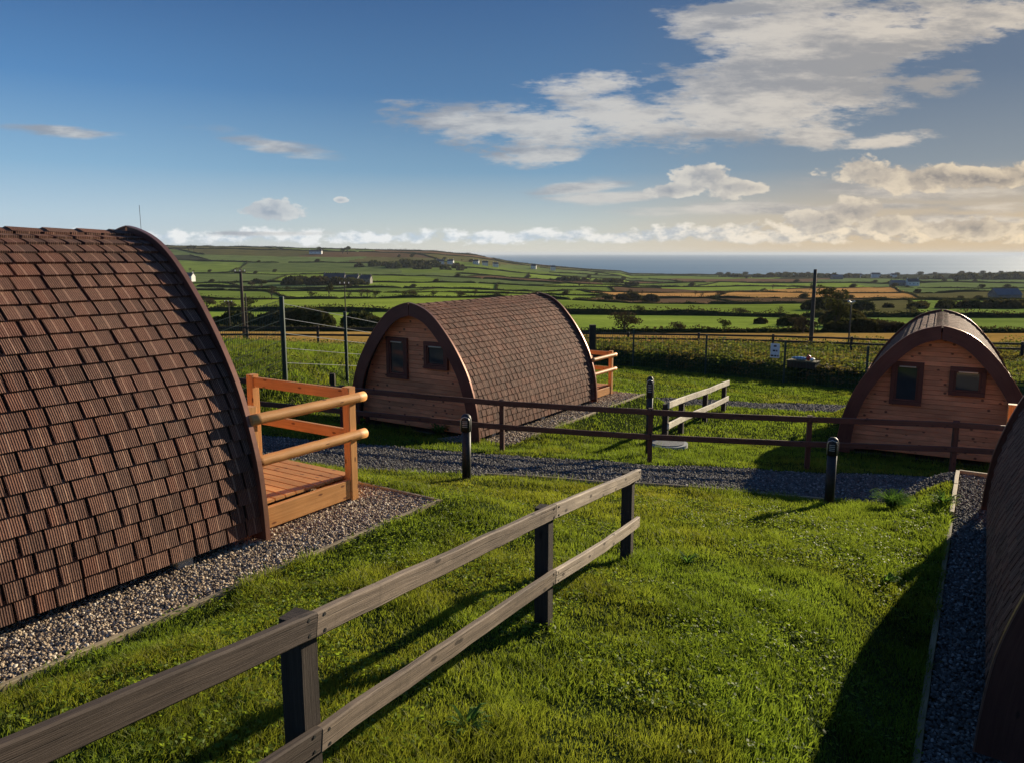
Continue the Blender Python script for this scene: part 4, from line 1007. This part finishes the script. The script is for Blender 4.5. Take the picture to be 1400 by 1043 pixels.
BIG = [('bush', 852, 88, 31, 'large twiggy round bush between the middle pod and the mesh fence', 1.15), ('bush', 924, 87, 17, 'medium round bush right of the large twiggy bush', 1.1),
       ('round', 988, 88, 19, 'leaning bush left of the white notice', 1.), ('round', 968, 88, 9, 'small bush at the foot of the leaning bush', 1.3),
       ('bush', 1095, 86, 24, 'dark bush left of the thick pole', 1.3), ('round', 1140, 90, 46, 'tall dark tree just right of the thick pole', .8),
       ('bush', 1207, 88, 19, 'round bush just left of the end-on pod', 1.2), ('round', 872, 192, 13, 'small round tree in the hedge above the large twiggy bush', 1.),
       ('bush', 925, 192, 9, 'low bush in the hedge above the medium bush', 1.4), ('round', 948, 192, 8, 'tiny bush in the same hedge farther along', 1.),
       ('bush', 1008, 191, 12, 'mound shaped bush in the second hedge', 1.5), ('bare', 1062, 190, 16, 'bare bush on the second hedge near the thick pole', 1.),
       ('round', 1130, 188, 40, 'broad dark tree behind the thick pole', 1.2), ('round', 1290, 250, 14, 'dark bush peeping over the end-on pod ridge', 1.2),
       ('round', 345, 200, 18, 'dark bush on the bright field edge by the tall left pole', 1.), ('bare', 376, 300, 20, 'twiggy tree right of the tall left pole', .9),
       ('bush', 315, 205, 14, 'wide bush by the little field pole', 1.5), ('bush', 288, 215, 16, 'bush at the end of the mesh panel top', 1.4),
       ('wind', 453, 330, 21, 'conical dark tree above the bright field left of the middle pod', .8), ('round', 430, 335, 10, 'bush left of the conical tree', 1.2),
       ('bare', 480, 330, 12, 'first of three twiggy trees right of the conical tree', 1.), ('bare', 497, 335, 16, 'second of three twiggy trees right of the conical tree', 1.), ('bare', 505, 328, 15, 'third of three twiggy trees right of the conical tree', .8),
       ('round', 516, 332, 10, 'small round tree above the ridge front of the middle pod', 1.), ('round', 555, 334, 9, 'round bush over the middle pod front', 1.), ('bush', 565, 338, 10, 'wide bush over the middle pod front', 1.3),
       ('round', 594, 330, 9, 'small tree over the shingles of the middle pod', 1.), ('bush', 630, 334, 9, 'low spreading tree over the middle pod shingles', 1.4), ('bare', 650, 340, 14, 'upright tree over the middle pod roof centre', .8),
       ('round', 678, 335, 9, 'dark clipped tree right of the upright tree', 1.3), ('bare', 693, 338, 12, 'narrow tree near the far end of the middle pod roof', .8), ('bush', 733, 336, 11, 'spreading tree at the far end of the middle pod roof', 1.3),
       ('wind', 480, 1540, 11, 'wind bent tree on the left skyline', 1.1), ('round', 474, 1535, 8, 'round skyline tree beside the wind bent tree', 1.), ('round', 444, 1530, 9, 'dark skyline tree by the white skyline house', 1.2),
       ('wind', 268, 1560, 7, 'small flat topped skyline tree over the big pod edge', 1.5), ('wind', 275, 1560, 7, 'second small flat topped skyline tree over the big pod edge', 1.2),
       ('bare', 350, 520, 12, 'russet tree on the left slope', 1.1), ('bare', 362, 500, 10, 'second russet tree on the left slope', 1.), ('round', 378, 455, 8, 'small round tree on the left slope', 1.), ('round', 398, 455, 7, 'smaller round tree on the left slope', 1.),
       ('bare', 860, 480, 10, 'thin tree on the gold field left part', .8), ('bare', 875, 470, 9, 'pale twiggy tree on the gold field', .8), ('bare', 947, 470, 10, 'upright tree in the middle of the gold field edge', .7), ('bush', 980, 470, 9, 'wide bush at the gold field edge', 1.3),
       ('mound', 978, 1960, 6, 'lone dark clump standing against the sea', 1.4)]
for (kd, u, Y, hp, lab, w) in BIG: tree_at(kd, u, Y, hp, lab, wid=w)
rt = random.Random(5); cnt = {}
for k in (5, 6, 7, 8, 9, 10, 11):
    us = sorted(rt.uniform(230, 1395) for _ in range(9))
    for i, u in enumerate(us):
        Y = float(yb(k, (u - 700) / 1040.)); 
        tree_at(rt.choice(('mound', 'bare', 'mound', 'mound')), u, Y, rt.uniform(.65, 1.1) * 10 * (440 / Y) ** .55, 'distant hedgerow tree beyond %s, %s from the left' % (DIST[k - 1], ORD[i]), 'small distant hedgerow trees')
for i in range(14):
    u = 985 + i * 29 + rt.uniform(-8, 8); tree_at('mound', u, 1985 + rt.uniform(-45, 35), rt.uniform(4, 7), 'dark tree in the line against the sea, %s from the left' % ORD[i], 'trees lined against the sea', 1.05)

# ------------------------------------------------------------------ distant houses
def house(u, Y, w, d, h, label, wall='hwall', roof='hroof', rot=0., chim=True, wins=3, name='cottage'):
    x = (u - 700) / 1040. * Y; z = float(land_z(np.array([x]), np.array([Y]))[0]); root = empty(name, (x, Y, z), rot); tag(root, label, 'house' if name == 'cottage' else 'barn')
    mb = MB(); b = 0; a, c, e = w / 2, d / 2, h
    V = [(-a, -c, -1), (a, -c, -1), (a, c, -1), (-a, c, -1), (-a, -c, e), (a, -c, e), (a, c, e), (-a, c, e), (-a, 0, e + d * .38), (a, 0, e + d * .38)]
    mb.v = [Vector(v) for v in V]
    for f in ([0, 1, 5, 4], [2, 3, 7, 6], [1, 2, 6, 9, 5], [3, 0, 4, 8, 7]): mb.face(f)
    mb.build('wall', M[wall], root)
    mb = MB(); rz = e + d * .38
    for s in (-1, 1): mb.beam((-a - .3, s * (c + .35) / 2, (e - .15 + rz + .12) / 2), (a + .3, s * (c + .35) / 2, (e - .15 + rz + .12) / 2), rect(math.hypot(c + .35, d * .38 + .27), .18, .02), up=(0, -s * -(d * .38 + .1), c) if s < 0 else (0, (d * .38 + .1), c))
    rf = mb.build('roof', M[roof], root)
    if chim:
        for xx in (-a + .5, a - .5): mb = MB(); mb.box((xx, 0, rz + .5), (.7, .9, 1.3)); mb.build('chimney', M[wall], rf)
    for i in range(wins):
        mb = MB(); mb.box((-a + w * (i + .5) / wins, -c - .02, h * .5), (.9, .1, 1.1)); mb.build('window', M['hwin'], root)
    return root
HS = [(438, 1515, 24, 8, 5, 'long white house on the left skyline beside the dark skyline tree', 'hwall', 'hroof'),
      (266, 700, 9, 7, 5, 'small white gable peeping past the edge of the big pod', 'hwall', 'hroof'),
      (462, 640, 17, 8, 5, 'dark stone farmhouse with white chimneys on the left slope', 'hstone', 'hroof'), (484, 645, 13, 8, 4, 'low dark farm range right of the stone farmhouse', 'hstone', 'hroof'), (504, 650, 9, 7, 4, 'small farm building at the right end of the farmstead', 'hstone', 'hroof'),
      (604, 1250, 12, 8, 6, 'white cottage below the brown headland', 'hwall', 'hroof'), (618, 1300, 10, 7, 5, 'second white cottage below the brown headland', 'hwall', 'hroof'), (575, 1200, 22, 10, 4, 'grey farm sheds left of the white cottages', 'hstone', 'barnroof'),
      (652, 1350, 10, 7, 5, 'pale cottage on the headland road nearest the plantation', 'hwall', 'hroof'), (664, 1360, 10, 7, 5, 'second pale cottage on the headland road', 'hwall', 'hroof'), (678, 1370, 9, 7, 5, 'third pale cottage on the headland road', 'hwall', 'hroof'),
      (729, 1500, 10, 8, 6, 'bright white house low against the sea', 'hwall', 'hroof'), (755, 1520, 9, 8, 6, 'small white house right of the bright white house', 'hwall', 'hroof'),
      (1136, 1480, 22, 9, 5, 'long low roofed house among the shore trees', 'hstone', 'barnroof'), (1188, 1750, 18, 9, 8, 'pale block of houses against the sea', 'hwall', 'hroof'), (1165, 1760, 13, 8, 6, 'pale house left of the pale block', 'hwall', 'hroof'), (1212, 1740, 12, 8, 6, 'pale house right of the pale block', 'hwall', 'hroof'),
      (1238, 900, 13, 8, 5, 'white gabled house at the edge of the dark wood', 'hwall', 'hroof'), (1218, 905, 16, 7, 4, 'low grey house left of the white gabled house', 'hstone', 'barnroof')]
for (u, Y, w, d, h, lab, wa, ro) in HS: house(u, Y, w, d, h, lab, wa, ro, rot=random.uniform(-.3, .3))
house(1364, 430, 14, 8, 2.2, 'long grey roofed barn among the fields above the end-on pod', 'hstone', 'barnroof', .05, False, 0, 'barn')

# ------------------------------------------------------------------ weeds with a shape of their own on the lawn
def rosette(u, v, n, L, label, up=.6, w=.02):
    x, y, z = hit(u, v); mb = MB()
    for i in range(n):
        a = random.uniform(0, 6.28); l = L * random.uniform(.6, 1.1); b = len(mb.v); e = up * random.uniform(.5, 1.3); s = Vector((math.cos(a), math.sin(a), 0)); t = Vector((-s.y, s.x, 0))
        for q, ww in ((.02, .5), (.35, 1.), (.7, .8), (1, .05)):
            p = s * l * q + Vector((0, 0, l * e * math.sin(q * 2.2))); mb.v += [p - t * w * ww, p + t * w * ww + Vector((0, 0, .002))]
        for q in range(3): mb.face([b + 2 * q, b + 2 * q + 1, b + 2 * q + 3, b + 2 * q + 2])
    o = mb.build('weed_plant', M['weedleaf']); o.location = (x, y, z); tag(o, label, 'plant', 'weeds growing in the lawn')
m_ = NT('weed_leaf'); cc = m_.mix(m_.n('NewGeometry').outputs['Random Per Island'], (.05, .11, .02, 1), (.12, .20, .05, 1)); d_ = m_.bsdf(cc, .8, spec=.05); t_n = m_.n('BsdfTranslucent', {0: (.16, .3, .04, 1)}); xx_ = m_.n('MixShader', {0: .4}); m_.t.links.new(d_.outputs[0], xx_.inputs[1]); m_.t.links.new(t_n.outputs[0], xx_.inputs[2]); M['weedleaf'] = m_.done(xx_)
rosette(1218, 694, 420, .26, 'big dark tussock at the path corner beside the bollard', .7, .004)
rosette(638, 1000, 22, .13, 'spiky thistle rosette in the grass at the bottom centre', .5, .009)
rosette(940, 770, 26, .12, 'leafy weed right of the last fence post', .7, .008)
rosette(1212, 798, 14, .13, 'bright sunlit weed at the edge of the big shadow', .7, .014)
rosette(1165, 590, 60, .34, 'dark leafy weed against the foot of the end-on pod', .8, .02)
rosette(600, 595, 50, .3, 'leafy weed under the fence in front of the middle pod', .8, .02)
rosette(1290, 690, 40, .2, 'low leafy weed by the lit edging board', .6, .016)

# ------------------------------------------------------------------ light, sky
S3 = Vector((math.sin(R(SUN_AZ)) * math.cos(R(SUN_EL)), math.cos(R(SUN_AZ)) * math.cos(R(SUN_EL)), math.sin(R(SUN_EL))))
sl = bpy.data.lights.new('sun', 'SUN'); sl.energy = 5.0; sl.angle = R(.5); sl.color = (1., .86, .64)
so = bpy.data.objects.new('sun', sl); COL.objects.link(so); so.rotation_euler = S3.to_track_quat('Z', 'Y').to_euler(); so.location = (0, 0, 50)

w = NT('World', True)
sky = w.n('TexSky', sky_type='NISHITA', sun_disc=False, sun_elevation=R(SUN_EL), sun_rotation=R(SUN_AZ), altitude=60, air_density=1.0, dust_density=.6, ozone_density=2.2)
dirn = w.n('TexCoord').outputs['Generated']; sp = w.n('SeparateXYZ', {0: dirn}); Xs, Ys, Zs = sp.outputs
yp = w.math('MAXIMUM', Ys, .05); a_ = w.math('DIVIDE', Xs, yp); b_ = w.math('DIVIDE', Zs, yp)
fwd = w.ramp(Ys, .1, .3)
def ab(u, v): return ru(u, v), tv(v)
def ell(u, v, su, sv, rot):
    a0, b0 = ab(u, v); k = 1 / 1060.; ca, sa_ = math.cos(R(rot)), math.sin(R(rot))
    da = w.math('SUBTRACT', a_, a0); db = w.math('SUBTRACT', b_, b0)
    p = w.math('ADD', w.math('MULTIPLY', da, ca / (su * k)), w.math('MULTIPLY', db, sa_ / (su * k)))
    q = w.math('ADD', w.math('MULTIPLY', da, -sa_ / (sv * k)), w.math('MULTIPLY', db, ca / (sv * k)))
    return w.math('SUBTRACT', 1, w.math('SQRT', w.math('ADD', w.math('MULTIPLY', p, p), w.math('MULTIPLY', q, q))))
def union(L):
    r = L[0]
    for e in L[1:]: r = w.math('MAXIMUM', r, e)
    return r
vec = w.n('CombineXYZ', {0: a_, 1: b_, 2: 0.}).outputs[0]
def wn(scale, sx=1, sy=1, det=7, rough=.6, loc=(0, 0, 0)): return w.noise(w.mapv(vec, (sx, sy, 1), loc), scale, det, rough)
def amp(n, k): return w.math('ADD', w.math('MULTIPLY', n, k), .5 - .5 * k)
# high streaky layer
EA = union([ell(650, 168, 140, 38, 0), ell(745, 180, 150, 36, -3), ell(870, 165, 150, 40, 0), ell(1010, 135, 190, 72, 8), ell(1120, 95, 230, 90, 10), ell(1240, 55, 220, 66, 8), ell(1350, 35, 130, 34, 5),
            ell(1060, 40, 150, 40, 10), ell(965, 28, 75, 24, 22), ell(1060, 8, 150, 22, 4), ell(1110, 186, 66, 22, 0), ell(760, 212, 90, 16, 3), ell(1215, 192, 75, 13, 8), ell(1290, 110, 90, 24, 4), ell(830, 112, 110, 18, 3)])
nA = wn(1.0, 4.2, 15, 9, .68); nA2 = wn(1.0, 12, 50, 7, .68, (3, 1, 0)); nA3 = wn(1., 3.0, 16, 5, .55, (6, 3, 0))
rawA = w.math('ADD', w.math('MULTIPLY', EA, .56), w.math('ADD', amp(nA, 1.9), w.math('MULTIPLY', amp(nA2, 1.8), .55)))
dA = w.ramp(rawA, .80, 1.12)
# thin wisps
EW = union([ell(360, 196, 110, 15, -9), ell(75, 178, 95, 11, -5), ell(800, 256, 90, 12, 5), ell(860, 268, 150, 12, 3), ell(1010, 286, 190, 14, 2), ell(1230, 262, 200, 16, -1), ell(1190, 283, 170, 8, 1), ell(1370, 285, 110, 12, 0), ell(1300, 300, 160, 12, 0), ell(330, 320, 120, 6, 0)])
nW = wn(1., 6, 46, 7, .6, (5, 2, 0)); dW = w.ramp(w.math('ADD', w.math('MULTIPLY', EW, .6), amp(nW, 1.6)), .58, 1.0)
# cumulus
EC = union([ell(368, 290, 62, 18, 0), ell(467, 274, 12, 5, 0), ell(968, 246, 62, 24, -12), ell(930, 260, 70, 12, 3), ell(1010, 256, 60, 12, -3), ell(1195, 238, 72, 24, -4), ell(1270, 244, 110, 22, 0), ell(1345, 246, 90, 18, 0), ell(1400, 243, 60, 22, 0), ell(1130, 302, 70, 20, 0), ell(1168, 292, 46, 26, 0), ell(1215, 306, 70, 18, 0), ell(1320, 312, 110, 16, 0)])
nC = wn(1., 22, 34, 8, .6, (1, 4, 0)); rawC = w.math('ADD', w.math('MULTIPLY', EC, .62), amp(nC, 1.35)); dC = w.ramp(rawC, .58, .72)
# horizon bank: a band that is lumpy on top
bandh = w.math('ADD', w.math('ADD', .024, w.math('MULTIPLY', w.ramp(a_, .1, .6), .014)), w.math('MULTIPLY', wn(1, 5, 0, 3, .5, (7, 0, 0)), .024))
EH = w.math('MULTIPLY', w.ramp(b_, w.math('ADD', bandh, .012), w.math('SUBTRACT', bandh, .016)), w.ramp(b_, .0, .02))
nH = wn(1., 24, 44, 7, .62, (2, 8, 0)); dH = w.ramp(w.math('ADD', w.math('MULTIPLY', EH, .42), w.math('MULTIPLY', nH, 1.)), .76, .92)
# light on the clouds: difference of density towards the sun
nCs = wn(1., 22, 34, 8, .6, (1 + .3, 4 + .3, 0)); nHs = wn(1., 24, 44, 7, .62, (2 + .35, 8 + .3, 0))
shC = w.math('ADD', w.math('MULTIPLY', w.ramp(rawC, 1.15, .70), .5), w.math('MULTIPLY', w.ramp(w.math('SUBTRACT', nC, nCs), -.10, .10), .5)); shH = w.ramp(w.math('SUBTRACT', nH, nHs), -.14, .10)
warm = w.ramp(a_, -.1, .66)
def cc(lo_l, hi_l, lo_r, hi_r, sh): return w.mix(sh, w.mix(warm, c4(lo_l), c4(lo_r)), w.mix(warm, c4(hi_l), c4(hi_r)))
CS = 10. / 2 ** EXPO
def sc3(c): return [x * CS for x in c]
colA = cc(sc3((.30, .33, .38)), sc3((.60, .60, .59)), sc3((.38, .36, .34)), sc3((.74, .65, .54)), w.ramp(w.math('ADD', w.math('MULTIPLY', nA3, .42), w.math('ADD', w.math('MULTIPLY', nA2, .26), w.math('MULTIPLY', wn(1., 7, 26, 7, .7, (8, 5, 0)), .32))), .575, .435))
colC = cc(sc3((.32, .38, .46)), sc3((.66, .68, .68)), sc3((.24, .22, .21)), sc3((.80, .66, .48)), shC)
colH = cc(sc3((.50, .60, .70)), sc3((.86, .88, .88)), sc3((.46, .39, .31)), sc3((.92, .74, .50)), shH)
# sky base graded
def compress(col):                                   # roll off the glow round the sun: c / (1 + c / m)
    d = w.n('VectorMath', {0: col, 1: (1 / 4.2, 1 / 4.6, 1 / 5.5)}, operation='MULTIPLY').outputs[0]
    d = w.n('VectorMath', {0: d, 1: (1., 1., 1.)}, operation='ADD').outputs[0]
    return w.n('VectorMath', {0: col, 1: d}, operation='DIVIDE').outputs[0]
hyp = w.math('MAXIMUM', w.math('SQRT', w.math('ADD', w.math('MULTIPLY', Xs, Xs), w.math('MULTIPLY', Ys, Ys))), .001)
csun = w.math('DIVIDE', w.math('ADD', w.math('MULTIPLY', Xs, math.sin(R(SUN_AZ))), w.math('MULTIPLY', Ys, math.cos(R(SUN_AZ)))), hyp)
def lin(c): return [((x / 255 + .055) / 1.055) ** 2.4 * 10 / 2 ** EXPO for x in c]
def vramp(stops):
    nd = w.n('ValToRGB', {0: w.math('MULTIPLY', Zs, 2.)}); el_ = nd.color_ramp.elements
    for i, (p, c) in enumerate(stops):
        e = el_[i] if i < 2 else el_.new(p)
    el_ = nd.color_ramp.elements
    for e, (p, c) in zip(el_, stops): e.position = p * 2; e.color = (*[x / 10 for x in lin(c)], 1)
    return w.n('VectorMath', {0: nd.outputs[0], 1: (10., 10., 10.)}, operation='MULTIPLY').outputs[0]
gl_ = vramp([(0, (200, 214, 224)), (.045, (182, 208, 226)), (.10, (138, 182, 216)), (.19, (88, 140, 194)), (.32, (48, 86, 144)), (.5, (60, 96, 150))])
gm_ = vramp([(0, (222, 218, 205)), (.045, (186, 200, 203)), (.10, (122, 162, 192)), (.19, (78, 122, 168)), (.32, (52, 90, 142)), (.5, (60, 96, 150))])
gr_ = vramp([(0, (220, 190, 150)), (.04, (206, 184, 154)), (.10, (130, 142, 152)), (.19, (88, 110, 136)), (.32, (66, 90, 124)), (.5, (64, 92, 136))])
grad = w.mix(w.ramp(csun, .18, .76), gl_, gm_); grad = w.mix(w.ramp(csun, .74, 1.0), grad, gr_)
skc = w.mix(.88, compress(w.n('HueSaturation', {'Saturation': 1.15, 'Value': .8, 'Color': sky.outputs[0]}).outputs[0]), grad)
c_ = w.mix(w.math('MULTIPLY', w.math('MULTIPLY', dH, fwd), .95), skc, colH)
c_ = w.mix(w.math('MULTIPLY', w.math('MULTIPLY', dW, fwd), .85), c_, colA)
c_ = w.mix(w.math('MULTIPLY', w.math('MULTIPLY', dA, fwd), .88), c_, colA)
c_ = w.mix(w.math('MULTIPLY', w.math('MULTIPLY', dC, fwd), .92), c_, colC)
bg = w.n('Background', {0: c_, 1: .10}); w.done(bg)

# ------------------------------------------------------------------ the sea air that softens the far fields
hm = bpy.data.materials.new('sea_haze'); hm.use_nodes = True; ht = hm.node_tree; ht.nodes.clear(); ho = ht.nodes.new('ShaderNodeOutputMaterial'); pv = ht.nodes.new('ShaderNodeVolumePrincipled')
pv.inputs['Color'].default_value = (.80, .89, 1., 1); pv.inputs['Density'].default_value = HAZE; pv.inputs['Anisotropy'].default_value = .05; ht.links.new(pv.outputs[0], ho.inputs['Volume'])
x0, x1, y0, y1, z0, z1 = -62000., 62000., -200., 61000., -190., 40.
hv = np.array([(a, b, c) for c in (z0, z1) for (a, b) in ((x0, y0), (x1, y0), (x1, y1), (x0, y1))])
hz = npmesh('haze', hv, np.array([[3, 2, 1, 0], [4, 5, 6, 7], [0, 1, 5, 4], [1, 2, 6, 5], [2, 3, 7, 6], [3, 0, 4, 7]]), hm); tag(hz, 'thin pale sea haze over the far fields', 'haze', kind='stuff')
# ------------------------------------------------------------------ camera
cam = bpy.data.cameras.new('camera'); co_ = bpy.data.objects.new('camera', cam); COL.objects.link(co_)
cam.sensor_fit = 'HORIZONTAL'; cam.sensor_width = 36; cam.lens = F / 1400 * 36; cam.clip_end = 200000; cam.clip_start = .05
co_.location = (0, 0, 0); co_.rotation_euler = (math.pi / 2 - PITCH, 0, 0); sc.camera = co_
sc.view_settings.view_transform = 'Standard'; sc.view_settings.look = 'None'; sc.view_settings.exposure = EXPO; sc.view_settings.gamma = 1
sc.render.engine = 'CYCLES'; sc.cycles.max_bounces = 6; sc.cycles.volume_bounces = 0; sc.cycles.use_denoising = True
